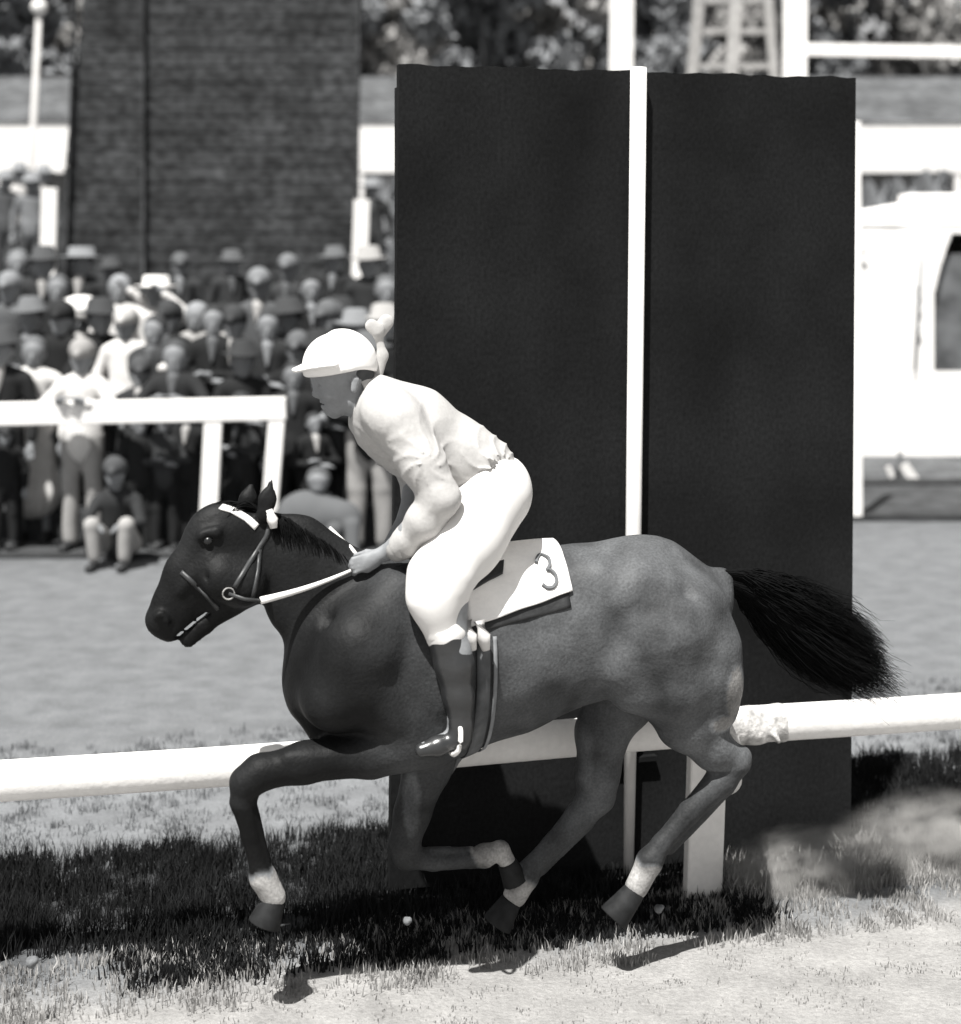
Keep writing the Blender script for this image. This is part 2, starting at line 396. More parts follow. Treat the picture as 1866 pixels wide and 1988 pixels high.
# shoulder, rump muscles
for sg in (-1, 1):
    H += chain([(770, 1160, .1*sg, 60), (700, 1260, .16*sg, 78), (650, 1350, .15*sg, 66)], k=.05)
    H += chain([(700, 1330, .15*sg, 70), (800, 1400, .15*sg, 62)], k=.05)
    H += chain([(1230, 1150, .12*sg, 70), (1300, 1200, .14*sg, 88)], k=.06)
    H += chain([(1160, 1120, .13*sg, 30), (1190, 1160, .17*sg, 26)], k=.06)                 # point of hip
    H += [cp(1120, 1235, 20, 1140, 1290, 34, .31*sg, k=.10, op='sub')]                      # hollow flank
for sg in (-1, 1): H += chain([(1330, 1195, .1*sg, 88), (1354, 1262, .11*sg, 81), (1366, 1325, .12*sg, 73), (1376, 1370, .13*sg, 58)], k=.05)
for sg in (-1, 1):                                                                        # muscle furrows
    for a, b, r1, r2, w_ in (((800, 1190), (822, 1330), 7, 8, .318), ((822, 1330), (800, 1420), 8, 7, .312), ((560, 1130), (640, 1205), 5, 6, .155),
                         ((1250, 1190), (1262, 1330), 8, 10, .292), ((1330, 1150), (1365, 1290), 8, 8, .245), ((1180, 1180), (1150, 1260), 6, 7, .30)):
        H.append(cp(a[0], a[1], r1, b[0], b[1], r2, w_*sg, k=.05, op='sub'))
    H.append(cp(1442, 1466, 14, 1436, 1478, 14, .14*sg if sg < 0 else .3, k=.015)) if sg < 0 else None
    for i in range(7): H.append(cp(900+i*34, 1190, 3, 888+i*38, 1360, 3, .31*sg, k=.035, op='sub'))   # ribs
# near fore (stretched forward)
def hoofed(pts): return chain(pts, k=.018)
H += chain([(820, 1420, -.13, 74), (720, 1462, -.14, 44), (590, 1480, -.14, 36), (505, 1500, -.14, 31), (478, 1520, -.14, 30)], k=.03)
H += chain([(478, 1520, -.14, 30), (470, 1556, -.14, 21), (486, 1620, -.14, 17), (503, 1680, -.14, 17), (510, 1702, -.14, 23)], k=.014)
H += [cp(486, 1510, 14, 496, 1530, 12, -.165, k=.02)]
H += hoofed([(510, 1702, -.14, 24), (532, 1742, -.14, 22)])
# far fore (folded)
H += chain([(850, 1420, .12, 72), (828, 1490, .12, 46), (800, 1580, .12, 34), (785, 1638, .12, 31)], k=.03)
H += chain([(785, 1638, .12, 31), (790, 1662, .12, 27), (840, 1672, .12, 18), (915, 1668, .12, 17), (940, 1662, .12, 23)], k=.014)
H += hoofed([(940, 1662, .12, 22), (972, 1650, .12, 17), (984, 1672, .12, 18)])
# near hind
H += chain([(1280, 1240, -.13, 108), (1300, 1320, -.14, 84), (1330, 1400, -.14, 54), (1385, 1455, -.14, 38), (1425, 1480, -.14, 30)], k=.04)
H += chain([(1425, 1480, -.14, 30), (1400, 1515, -.14, 30), (1340, 1575, -.14, 21), (1285, 1638, -.14, 19), (1262, 1672, -.14, 25)], k=.014)
H += hoofed([(1262, 1672, -.14, 25), (1236, 1722, -.14, 23)])
H += chain([(1215, 1290, -.15, 62), (1230, 1330, -.15, 52)], k=.05)                        # stifle
# far hind, reaching forward
H += chain([(1250, 1260, .13, 95), (1205, 1350, .13, 70), (1170, 1420, .13, 52), (1160, 1500, .13, 42), (1158, 1545, .13, 37)], k=.04)
H += chain([(1158, 1545, .13, 36), (1126, 1585, .13, 30), (1075, 1638, .13, 21), (1035, 1680, .13, 19), (1022, 1700, .13, 25)], k=.014)
H += hoofed([(1022, 1700, .13, 25), (1000, 1738, .13, 24)])
H += [cp(488, 1552, 9, 519, 1676, 9, -.14, k=.005), cp(1418, 1530, 10, 1301, 1652, 9, -.14, k=.005), cp(1143, 1600, 11, 1049, 1694, 9, .13, k=.005), cp(832, 1652, 9, 915, 1651, 8, .12, k=.005)]   # back tendons
H += [cp(1340, 1420, 8, 1408, 1456, 9, -.17, k=.015), cp(1395, 1440, 8, 1440, 1464, 9, -.14, k=.012), cp(560, 1470, 9, 640, 1470, 12, -.18, k=.03), cp(495, 1548, 8, 484, 1530, 9, -.14, k=.01)]
H += [cp(560, 1120, 4, 640, 1225, 6, -.165, k=.03, op='sub'), cp(380, 1095, 4, 430, 1150, 4, -.095, k=.012, op='sub')]
me, HV = sdf_mesh('horse_body', H, .0105, lambda X, Y, Z: .0016*np.sin(19*X+3*np.sin(9*Z))*np.sin(17*Z+2*np.sin(11*Y)))
# coat: dark bay with black points and white pasterns, sun and shade painted in
coat = np.full(len(HV), .072)
def near_seg(V, a, b, r):
    ab = b-a; t = np.clip(((V-a)@ab)/(ab@ab), 0, 1); return np.linalg.norm(V-(a+t[:, None]*ab), axis=1) < r
xs = HV[:, 0]; zs = HV[:, 2]
sN, sS = P(640, 1150)[0], P(980, 1200)[0]
coat *= np.clip(.11+.89*(xs-sN)/(sS-sN), .11, 1)                  # shade on head and neck darkened into the coat, body bay
legz = P(1000, 1500)[2]; coat *= np.where(zs < legz, np.where(HV[:, 1] > 0, .95, .55), 1)
socks = [((514, 1712, -.14), (532, 1740, -.14)), ((938, 1652, .12), (985, 1668, .12)), ((1256, 1690, -.14), (1236, 1722, -.14)), ((1014, 1718, .13), (996, 1742, .13))]
for a, b in socks:
    A_, B_2 = P(*a), P(*b); ab = B_2-A_; tt_s = np.clip(((HV-A_)@ab)/(ab@ab), 0, 1); dd_ = np.linalg.norm(HV-(A_+tt_s[:, None]*ab), axis=1)
    kk = np.clip((.064-dd_)/.014+.25*np.sin(HV[:, 0]*70)*np.sin(HV[:, 1]*80), 0, 1); coat = coat*(1-kk)+.33*kk
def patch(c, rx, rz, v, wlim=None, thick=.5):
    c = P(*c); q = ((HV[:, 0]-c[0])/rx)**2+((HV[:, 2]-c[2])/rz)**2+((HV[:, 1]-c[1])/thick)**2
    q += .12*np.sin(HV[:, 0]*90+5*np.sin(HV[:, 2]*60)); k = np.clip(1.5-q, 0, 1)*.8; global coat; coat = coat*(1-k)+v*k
patch((1412, 1335, -.15), .05, .095, .34)                     # sunlight on the back of the thigh, painted pale into the coat
patch((1390, 1395, -.15), .06, .035, .26)  # lower end of the same painted sunlit patch
patch((800, 1560, .05), .03, .11, .14, thick=.07)  # sunlit strip of the folded far foreleg, painted into the coat
patch((1140, 1480, .03), .03, .14, .13, thick=.08)  # sunlit front of the far hind leg, painted lighter
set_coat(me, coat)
cm = attr_mat('horse_coat', rough=.6, spec=.16, n=.62, scale=4.5, n2=.22, scale2=110, bump=.15, bscale=70)
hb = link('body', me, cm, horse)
hoof_m = mat('hoof', .014, .7, .4, 30, spec=.2)
def hoof(a, b, ra=21, rb=31):
    A, B = P(*a), P(*b); d = (B-A)/np.linalg.norm(B-A)
    m_ = MB(); m_.tube([A, A+(B-A)*.5, B], [ra*PXM, (ra+rb)/2*PXM, rb*PXM], 16); o = m_.build('hoof', hoof_m, horse, .004); return o
hoof((532, 1745, -.14), (513, 1795, -.14)); hoof((984, 1674, .12), (1002, 1712, .12), 19, 27)
hoof((1234, 1728, -.14), (1190, 1783, -.14)); hoof((993, 1748, .13), (964, 1796, .13))
eyem = mat('eye', .012, .3, spec=.4)
for sg in (-1, 1):
    e = P(404, 1050, .068*sg); me_, _ = sdf_mesh('eye', [C(e, e, .017)], .004); link('eye', me_, eyem, horse)
# mane
blackhair = mat('black_hair', .005, .8, .3, 30, spec=.06)
def along(pts, t):
    pts = np.array(pts, float); L = np.r_[0, np.cumsum(np.linalg.norm(np.diff(pts, axis=0), axis=1))]; L /= L[-1]
    return np.stack([np.interp(t, L, pts[:, i]) for i in range(pts.shape[1])], -1)
N = 900; t = rng.uniform(0, 1, N)
crest = along([P(522, 996), P(556, 1004), P(600, 1030), P(672, 1084), P(760, 1100)], t)
side = rng.choice([-1, 1], N); ln = rng.uniform(.05, .12, N); u = np.linspace(0, 1, 7)
paths = crest[:, None, :]+np.stack([u[None]*rng.uniform(.0, .05, (N, 1)), side[:, None]*(.012+.055*np.sqrt(u)[None]), -u[None]*ln[:, None]+.014*np.sin(u*3)[None]], -1)
strands('mane', None, paths, .0035, blackhair, horse, 6)
N = 70; t = rng.uniform(0, 1, N); fl = along([P(500, 990, -.02), P(505, 990, .02)], t)
paths = fl[:, None, :]+np.stack([-u[None]*rng.uniform(.08, .2, (N, 1)), rng.normal(0, .03, (N, 1))*u[None], .045*np.sin(u*2.6)[None]-u[None]*rng.uniform(.02, .07, (N, 1))], -1)
strands('forelock', None, paths, .004, blackhair, horse, 6)
# tail
N = 6000; seg = 12; u = np.linspace(0, 1, seg+1)
gl = [P(1392, 1120), P(1440, 1132), P(1515, 1185), P(1600, 1238), P(1655, 1262), P(1708, 1296)]
ang = rng.uniform(0, 2*math.pi, N); rad = np.sqrt(rng.uniform(0, 1, N))*rng.choice([.8, 1, 1.2], N); ln = rng.uniform(.55, 1.05, N)
paths = np.zeros((N, seg+1, 3))
for i, uu in enumerate(u):
    tt = np.clip(uu*ln, 0, 1); c = along(gl, tt); sp = .022+.125*np.sin(np.clip(tt*1.15, 0, 1)*math.pi*.62)**1.2
    paths[:, i] = c+np.stack([np.cos(ang)*rad*sp*.5, np.sin(ang*1.7+1)*rad*sp*.6, np.sin(ang)*rad*sp-(tt**2)*.012*rng.uniform(0, 3, N)], 1)
paths[:, 4:, :] += np.cumsum(rng.normal(0, .006, (N, seg-3, 3)), axis=1)
strands('tail', None, paths, .0024, blackhair, horse, seg)

# ------------------------------------------------------------------ surface queries on the horse
ZC = P(900, 1250)[2]
def radial(s, phi, off):
    s, phi = np.broadcast_arrays(np.asarray(s, float), np.asarray(phi, float))
    rr = np.linspace(.62, .06, 90)
    pts = np.stack([np.broadcast_to(s[..., None], s.shape+(90,)), -np.cos(phi)[..., None]*rr, ZC+np.sin(phi)[..., None]*rr], -1)
    d = sdf_eval(H, pts); ins = d < 0; i = np.argmax(ins, -1); i = np.clip(i, 1, 89)
    d0 = np.take_along_axis(d, (i-1)[..., None], -1)[..., 0]; d1 = np.take_along_axis(d, i[..., None], -1)[..., 0]
    f = np.clip(d0/(d0-d1), 0, 1); r = rr[i-1]+f*(rr[i]-rr[i-1])+off
    return np.stack([s, -np.cos(phi)*r, ZC+np.sin(phi)*r], -1)
def hit(px, py, off=0., sign=-1):
    """point of the near flank seen at a picture position"""
    ws = np.linspace(-.48, .1, 120); pts = np.stack([P(px, py, w_) for w_ in ws]); d = sdf_eval(H, pts)
    i = int(np.argmax(d < 0));
    if not (d < 0).any(): i = int(np.argmin(d))
    q = pts[i].copy(); e = 1e-3
    gdir = np.array([sdf_eval(H, q+np.eye(3)[j]*e)-sdf_eval(H, q-np.eye(3)[j]*e) for j in range(3)]); gdir /= np.linalg.norm(gdir)+1e-9
    q = q+gdir*off
    return q, gdir
def sphi(px, py):
    q, _ = hit(px, py); return q[0], math.atan2(q[2]-ZC, -q[1])
def sheet(G_, thick, name, m, parent):
    """G_: (nu,nv,3) outer surface grid -> closed thin shell towards the body"""
    nu, nv = G_.shape[:2]; ctr = np.array([0, 0, ZC]); inn = G_.copy(); d = inn[..., 1:]-ctr[1:]; d /= np.linalg.norm(d, axis=-1, keepdims=True); inn[..., 1:] -= d*thick
    V = np.concatenate([G_.reshape(-1, 3), inn.reshape(-1, 3)]); n = nu*nv; Q = []
    for i in range(nu-1):
        for j in range(nv-1):
            a, b, c, d_ = i*nv+j, (i+1)*nv+j, (i+1)*nv+j+1, i*nv+j+1
            Q += [(a, b, c, d_), (n+d_, n+c, n+b, n+a)]
    for i in range(nu-1):
        a, b = i*nv, (i+1)*nv; Q.append((a, n+a, n+b, b)); a, b = i*nv+nv-1, (i+1)*nv+nv-1; Q.append((a, b, n+b, n+a))
    for j in range(nv-1):
        a, b = j, j+1; Q.append((a, b, n+b, n+a)); a, b = (nu-1)*nv+j, (nu-1)*nv+j+1; Q.append((a, n+a, n+b, b))
    return link(name, mesh_arrays(name, V, Q), m, parent)
def drape(f_top, f_bot, r_top, r_bot, off, thick, name, m, parent, nu=26, nv=60, wrinkle=.003, rise=0):
    """corners as picture positions on the near side; the sheet goes over the back to the far side"""
    (sa, pa), (sb, pb), (sc, pc), (sd_, pd) = sphi(*f_top), sphi(*f_bot), sphi(*r_top), sphi(*r_bot)
    U, Vv = np.meshgrid(np.linspace(0, 1, nu), np.linspace(0, 1, nv), indexing='ij')
    pb_, pt_ = pb+(pd-pb)*U, math.pi-(pb+(pd-pb)*U)
    phi = pb_+(pt_-pb_)*Vv
    lat = np.abs(Vv-.5)*2                                   # 1 at hems, 0 on the spine
    s_ = (sa+(sb-sa)*lat)*(1-U)+(sc+(sd_-sc)*lat)*U
    o_ = off+wrinkle*np.sin(phi*9+s_*31)+rise*np.clip(1-lat*2.2, 0, 1)**.7*(1-.5*U)
    return sheet(radial(s_, phi, 0)+0*U[..., None], 0, name, m, parent) if False else sheet_off(s_, phi, o_, thick, name, m, parent)
def sheet_off(s_, phi, o_, thick, name, m, parent):
    G_ = radial(s_, phi, 0); d = G_[..., 1:]-np.array([0, ZC]); d /= np.linalg.norm(d, axis=-1, keepdims=True); G_[..., 1:] += d*o_[..., None]
    return sheet(G_, thick, name, m, parent)

cloth_m = mat('white_cloth', .9, .9, .03, 6, .03, 60, bump=.25, bscale=18, spec=.1)
dark_leather = mat('dark_leather', .02, .5, .3, 15, bump=.2, spec=.4)
pad = empty('saddle_pad', (HF.x0, HF.y0, 0), HF.a); tag(pad, 'dark weight pad showing below the white number cloth on the horse', 'saddle pad')
drape((880, 1060), (905, 1235), (1068, 1062), (1108, 1180), .006, .012, 'pad', dark_leather, pad)
ncl = empty('number_cloth', (HF.x0, HF.y0, 0), HF.a); tag(ncl, 'white number cloth marked 3 behind the rider', 'number cloth')
drape((890, 1060), (905, 1222), (1068, 1058), (1110, 1152), .019, .005, 'cloth', cloth_m, ncl, wrinkle=.004, rise=.035)
# figure 3 on both sides
def digit(side):
    pts = []
    def arc(cx, cy, rx, ry, a0, a1, n=14):
        for i in range(n+1):
            a = R(a0+(a1-a0)*i/n); pts.append((cx+rx*math.cos(a), cy+ry*math.sin(a)))
    arc(0, .5, .40, .42, 165, -75); arc(0, -.42, .48, .50, 80, -160)
    cx_, cy_ = 1058, 1121; A = []
    for (u_, v_) in pts:
        th = R(-18); x = u_*32; y = -v_*34
        xr = x*math.cos(th)-y*math.sin(th); yr = x*math.sin(th)+y*math.cos(th)
        A.append(sphi(cx_+xr, cy_+yr))
    A = np.array(A); rr = radial(A[:, 0], A[:, 1], .0315)
    if side > 0: rr[:, 1] *= -1; mid = rr[:, 0].mean(); rr[:, 0] = 2*mid-rr[:, 0]
    T = np.gradient(rr, axis=0); T /= np.linalg.norm(T, axis=1, keepdims=True); nrm = rr-np.array([0, 0, ZC])*1.0; nrm[:, 0] = 0; nrm /= np.linalg.norm(nrm, axis=1, keepdims=True)
    X = np.cross(T, nrm)*.0055; V = np.concatenate([rr-X, rr+X, rr-X-nrm*.010, rr+X-nrm*.010]); n = len(rr); Q = []
    for i in range(n-1):
        Q += [(i, i+1, n+i+1, n+i), (2*n+i, 3*n+i, 3*n+i+1, 2*n+i+1), (i, 2*n+i, 2*n+i+1, i+1), (n+i, n+i+1, 3*n+i+1, 3*n+i)]
    Q += [(0, n, 3*n, 2*n), (n-1, 3*n-1, 4*n-1, 2*n-1)]
    o = link('numeral', mesh_arrays('numeral', V, Q, False), mat('ink', .12, .9), ncl); return o
digit(-1); digit(1)
# saddle, girth, stirrups
sad = empty('saddle', (HF.x0, HF.y0, 0), HF.a); tag(sad, 'small dark racing saddle under the rider with pale girth', 'saddle')
drape((850, 1070), (850, 1190), (975, 1070), (975, 1122), .030, .010, 'seat', dark_leather, sad, 16, 40)
def strap_ring(px, wdt, off, name, m, a0, a1, parent, n=70):
    s0, _ = sphi(px, 1280); ph = np.linspace(a0, a1, n)[None, :]; s_ = np.array([s0-wdt/2, s0, s0+wdt/2])[:, None]
    s_, ph = np.broadcast_arrays(s_, ph); return sheet_off(s_.copy(), ph.copy(), np.full(s_.shape, off), .004, name, m, parent)
strap_ring(938, .05, .007, 'girth', mat('girth_web', .10, .9, .3, 20), -.1+.3, -math.pi-.2, sad)
strap_ring(961, .014, .010, 'surcingle', mat('girth_pale', .2, .9, .2, 20), .3, -math.pi-.2, sad)
m_ = MB(); a = P(915, 1240, -.315); 
for dx in (0, 26):
    m_.tube([P(905+dx, 1205, -.30), P(912+dx, 1235, -.315), P(918+dx, 1262, -.315)], [.022, .026, .014], 10, rx=1)
m_.build('girth_guard', mat('pale_web', .6, .9, .1, 20), sad)
for sg, WW in ((-1, -.325), (1, .325)):
    m_ = MB(); c = P(884, 1436, WW); pts = []
    for i in range(25):
        a = 2*math.pi*i/24; pts.append((c[0]+.012*math.sin(a), c[1]+.062*math.cos(a), c[2]-.005+.058*math.sin(a)*(1 if math.sin(a) > -.4 else .72)))
    m_.tube(pts, .0085, 8, cap=False); ml = m_.build('stirrup', mat('stirrup_metal', .75, .3, spec=.6), sad)
    m_ = MB(); m_.bar(P(884, 1405, WW), P(872, 1190, WW*.93), .006, .022, up=(0, 1, 0)); m_.build('leather', dark_leather, sad)

# bridle and reins
bri = empty('bridle', (HF.x0, HF.y0, 0), HF.a); tag(bri, 'dark racing bridle with white browband and pale reins', 'bridle')
def strap(px_pts, wdt, m, name, both=True, off=.004, th=.003):
    for sg in ((1, -1) if both else (1,)):
        C_, Nn = [], []
        tt = np.linspace(0, 1, max(6, 5*len(px_pts))); pp = along(px_pts, tt)
        for (x, y) in pp:
            q, g_ = hit(x, y, off); C_.append(q); Nn.append(g_)
        C_, Nn = np.array(C_), np.array(Nn)
        if sg < 0: C_[:, 1] *= -1; Nn[:, 1] *= -1
        T = np.gradient(C_, axis=0); T /= np.linalg.norm(T, axis=1, keepdims=True)+1e-9; X = np.cross(T, Nn)*wdt/2; n = len(C_)
        V = np.concatenate([C_-X+Nn*th, C_+X+Nn*th, C_-X-Nn*th, C_+X-Nn*th]); Q = []
        for i in range(n-1):
            Q += [(i, i+1, n+i+1, n+i), (2*n+i, 3*n+i, 3*n+i+1, 2*n+i+1), (i, 2*n+i, 2*n+i+1, i+1), (n+i, n+i+1, 3*n+i+1, 3*n+i)]
        Q += [(0, n, 3*n, 2*n), (n-1, 3*n-1, 4*n-1, 2*n-1)]
        link(name, mesh_arrays(name, V, Q), m, bri)
bl = mat('bridle_leather', .035, .45, .2, 20, spec=.45); wb = mat('white_band', .75, .6, .1, 20)
strap([(428, 985), (452, 992), (480, 1008), (498, 1024)], .026, wb, 'browband')
strap([(524, 1012), (518, 1040), (492, 1080), (455, 1140)], .016, bl, 'cheekpiece')
strap([(505, 1060), (500, 1110), (490, 1160)], .014, bl, 'throatlash')
strap([(352, 1110), (380, 1135), (410, 1165), (424, 1182)], .016, bl, 'noseband')
q, _ = hit(524, 1006, .012)
m_ = MB(); m_.tube([q+np.array([-.012, 0, .035]), q, q+np.array([.004, -.004, -.03])], [.012, .02, .012], 10); m_.build('rosette', wb, bri)
q, g_ = hit(444, 1150, .008)
for sg in (1, -1):
    m_ = MB(); pts = [(q[0]+.02*math.cos(a), sg*q[1], q[2]+.02*math.sin(a)) for a in np.linspace(0, 2*math.pi, 17)]
    m_.tube(pts, .003, 6, cap=False); m_.build('bit_ring', mat('bit_metal', .3, .4), bri)
pal = mat('pale_rein', .74, .6, .1, 20)
BIT = q
for sg in (1, -1):
    m_ = MB(); A = np.array([BIT[0], sg*BIT[1], BIT[2]]); B = P(506, 1166, -.135); B[1] *= sg; Hn = P(690, 1104, -.085); Hn[1] *= sg
    m_.tube([A, (A+B)/2+np.array([0, -.005*sg, -.006]), B], .006, 8, rx=.6); m_.build('rein', bl, bri)
    m_ = MB(); ts = np.linspace(0, 1, 8); m_.tube([B+(Hn-B)*t_+np.array([0, 0, -.010*math.sin(t_*3.14)]) for t_ in ts], [.013*(1-.6*t_) for t_ in ts], 10, rx=.9)
    m_.build('rein_grip', pal, bri)
m_ = MB(); m_.tube([P(640, 1024, .06), P(664, 1050, .03), P(680, 1064, -.02), P(698, 1082, -.05)], [.006, .010, .010, .005], 8); m_.build('rein_loop', pal, bri)

# ================================================================== JOCKEY
jk = empty('person', (HF.x0, HF.y0, 0), HF.a)
tag(jk, 'jockey in white silks and cap crouched forward on the galloping horse', 'person')
J = []
# head
J += [cp(668, 712, 54, 655, 716, 52, 0, sq=.84, k=.02), cp(652, 740, 40, 656, 768, 34, 0, sq=.82, k=.03), cp(664, 780, 26, 648, 790, 17, 0, sq=1.15, k=.02),
      cp(643, 797, 10, 650, 800, 12, 0, sq=1.3, k=.015), cp(624, 738, 8, 613, 764, 7.5, 0, sq=.8, k=.012), cp(619, 767, 6, 624, 766, 8, 0, sq=1.6, k=.01),
      cp(627, 729, 9, 632, 727, 10, 0, sq=2.6, k=.015), cp(627, 780, 5.5, 634, 780, 8, 0, sq=2, k=.008), cp(629, 789, 5.5, 636, 789, 8, 0, sq=1.8, k=.008)]
for sg in (-1, 1):
    J += [cp(626, 744, 7, 630, 745, 7, .03*sg, k=.012, op='sub'), cp(640, 765, 14, 650, 768, 14, .038*sg, k=.02),
          cp(690, 738, 8, 687, 757, 6, .085*sg, sq=.6, k=.01), cp(688, 742, 3, 686, 750, 3, .098*sg, k=.006, op='sub')]
J += [cp(624, 784.6, 1.6, 640, 784.6, 1.6, -.0, sq=7, k=.004, op='sub')]
J += chain([(688, 770, 0, 30), (735, 805, 0, 36)], k=.03)
J += chain([(755, 810, 0, 62), (820, 855, 0, 66), (905, 905, 0, 58), (965, 950, 0, 62)], sq=1.15, k=.05)
J += [cp(755, 800, 40, 755, 800, 40, -.13, .13, k=.04)]
for sg in (-1, 1):
    W = sg
    EB = (856, 978) if W < 0 else (812, 905)
    J += chain([(772 if W < 0 else 735, 820, .17*W, 38), (EB[0], EB[1], .25*W, 26)], k=.03)
    J += chain([(EB[0], EB[1], .25*W, 26), (800, 1035 if W < 0 else 1000, .18*W, 25), (752, 1072, .11*W, 15)], k=.02)
    # hand: palm, four fingers, thumb
    J += [cp(748, 1074, 14, 712, 1088, 15, .105*W, .1*W, sq=.75, k=.015), cp(725, 1090, 14, 712, 1098, 14, .1*W, sq=.7, k=.012)]
    for i in range(4):
        L_ = (1.0, 1.1, 1.02, .82)[i]; y0 = 1080+8.2*i
        K = (706, y0, .104*W); A1 = (706-20*L_, y0+6, .094*W); A2 = (706-23*L_, y0+10, .068*W); A3 = (706-9*L_, y0+11, .058*W)
        for a, b, r1, r2 in ((K, A1, 5.1, 4.6), (A1, A2, 4.6, 4.3), (A2, A3, 4.3, 3.8)):
            J.append(C(P(*a), P(*b), r1*PXM, r2*PXM, 1, .006))
    for a, b, r1, r2 in (((738, 1073, .088*W), (712, 1072, .075*W), 6.5, 5.4), ((712, 1072, .075*W), (690, 1078, .066*W), 5.2, 4.2)):
        J.append(C(P(*a), P(*b), r1*PXM, r2*PXM, 1, .007))
    J += chain([(960, 955, .1*W, 58), (850, 1130, .27*W, 42), (862, 1165, .285*W, 40), (880, 1270, .305*W, 30), (892, 1400, .31*W, 17), (888, 1424, .31*W, 16)], k=.04)
    J += chain([(892, 1424, .31*W, 15), (848, 1445, .315*W, 13), (822, 1452, .32*W, 10)], k=.02)
me, _ = sdf_mesh('jockey_body', J, .0052)
skin = mat('skin', .23, .6, .12, 12, .05, 80, bump=.05, spec=.3)
link('body', me, skin, jk)
silk = mat('white_silk', .42, .8, .02, 9, .05, 90, bump=.15, bscale=25, spec=.3)
silk2 = mat('pale_silk', .30, .55, .03, 9, .05, 50, bump=.2, bscale=22, spec=.3)
breech = mat('white_breeches', .72, .7, .02, 7, bump=.06, bscale=16, spec=.2)
# jacket: torso + sleeves
T = chain([(745, 800, 0, 64), (800, 832, 0, 78), (885, 888, 0, 72), (935, 915, 0, 68)], sq=1.2, k=.05)
T += [cp(752, 800, 50, 752, 800, 50, -.14, .14, k=.05), cp(722, 770, 44, 735, 790, 44, 0, k=.03), cp(735, 840, 40, 790, 880, 42, 0, sq=1.6, k=.05),
      cp(930, 885, 30, 968, 868, 9, 0, sq=3.4, k=.02)]
T += [cp(685, 752, 38, 676, 758, 38, 0, k=.012, op='sub')]
def jfold(X, Y, Z):
    out = folds(.0011, 70, 3)(X, Y, Z)
    for (px, py, n_, amp, rad, ph) in ((792, 880, 9, .0085, .13, .3), (868, 985, 8, .0035, .08, 1.2), (955, 895, 11, .010, .15, .7), (720, 850, 6, .004, .09, 2.0)):
        c = P(px, py); dx, dz = X-c[0], Z-c[2]; th = np.arctan2(dz, dx); rr = np.sqrt(dx*dx+dz*dz)
        rid = (1-np.abs(np.sin(n_*.5*th+ph+5*rr+2.2*np.sin(11*Y+ph)+.9*np.sin(31*rr+3*ph))))**3
        out = out-amp*rid*np.exp(-(rr/rad)**2)*np.clip(rr/.03, 0, 1)
    return out
SL = []
for W in (-1, 1):
    SL += chain([(772, 822, .17*W, 48), (820, 900, .22*W, 40), (854, 966, .25*W, 36)] if W < 0 else [(722, 815, .17, 46), (765, 865, .22, 42), (806, 902, .25, 38)], k=.04)
    SL += chain([(854, 968, .25*W, 35) if W < 0 else (808, 905, .25, 36), (826 if W < 0 else 812, 1011, .22*W, 34 if W < 0 else 30), (792, 1050, .16*W, 28), (778, 1062, .145*W, 23)], k=.03)
me, V_ = sdf_mesh('jacket', T+SL, .0075, jfold); link('jacket', me, silk, jk)
for W in (-1, 1):
    cf = chain([(786, 1056, .155*W, 29), (772, 1066, .135*W, 24)], k=.01)
    me, _ = sdf_mesh('cuff', cf, .006, folds(.002, 60)); link('cuff', me, silk2, jk)
# belt line hem
hem = chain([(905, 935, 0, 64), (935, 902, 0, 62)], sq=1.2, k=.03)
B_ = chain([(960, 950, 0, 72), (925, 925, 0, 62)], sq=1.1, k=.05)
for W in (-1, 1):
    B_ += chain([(958, 962, .1*W, 72), (905, 1050, .19*W, 66), (856, 1120, .265*W, 56), (846, 1160, .285*W, 48), (862, 1222, .297*W, 37)], k=.05)
me, _ = sdf_mesh('breeches', B_, .0075, folds(.0022, 30, 4)); link('breeches', me, breech, jk)
for W in (-1, 1):
    hb_ = [cp(862, 1220, 37.5, 866, 1230, 38, .299*W, k=.01)]
    me, _ = sdf_mesh('knee_band', hb_, .006, folds(.0015, 80)); link('knee_band', me, breech, jk)
    bt = chain([(868, 1240, .303*W, 35), (882, 1290, .308*W, 35), (890, 1350, .312*W, 28), (895, 1410, .315*W, 21), (893, 1428, .315*W, 21)], k=.02)
    bt += chain([(896, 1432, .315*W, 18), (850, 1448, .318*W, 17), (818, 1456, .32*W, 12)], k=.02)
    bt += [cp(904, 1440, 11, 898, 1446, 11, .315*W, k=.01)]
    me, _ = sdf_mesh('boot', bt, .006, folds(.0012, 50, 2)); link('boot', me, mat('boot_leather', .025, .3, .2, 12, bump=.1, spec=.6), jk)
# cap with peak and tied bow
capm = mat('cap_silk', .85, .5, .02, 8, bump=.05, spec=.3)
me, _ = sdf_mesh('cap', [cp(664, 706, 66, 650, 710, 62, 0, sq=.86, k=.03), cp(690, 705, 36, 695, 712, 30, 0, sq=1.0, k=.03), cp(595, 835, 98, 690, 815, 98, 0, sq=3, k=.012, op='sub')], .006, folds(.0012, 20))
link('cap', me, capm, jk)
me, _ = sdf_mesh('cap_peak', [cp(640, 704, 13, 604, 710, 9, 0, sq=5.4, k=.01), cp(604, 710, 9, 572, 719, 4.5, 0, sq=5.4, k=.01)], .005); link('cap_peak', me, capm, jk)
bw_ = [cp(733, 640, 15, 722, 632, 13, -.01, sq=.35, k=.03), cp(736, 642, 16, 750, 625, 15, .01, sq=.35, k=.03), cp(735, 652, 8, 743, 690, 9, .0, sq=.5, k=.02), cp(743, 690, 10, 732, 728, 11, 0, sq=.6, k=.02)]
me, _ = sdf_mesh('cap_ribbon', bw_, .005, folds(.001, 60)); link('cap_ribbon', me, silk, jk)
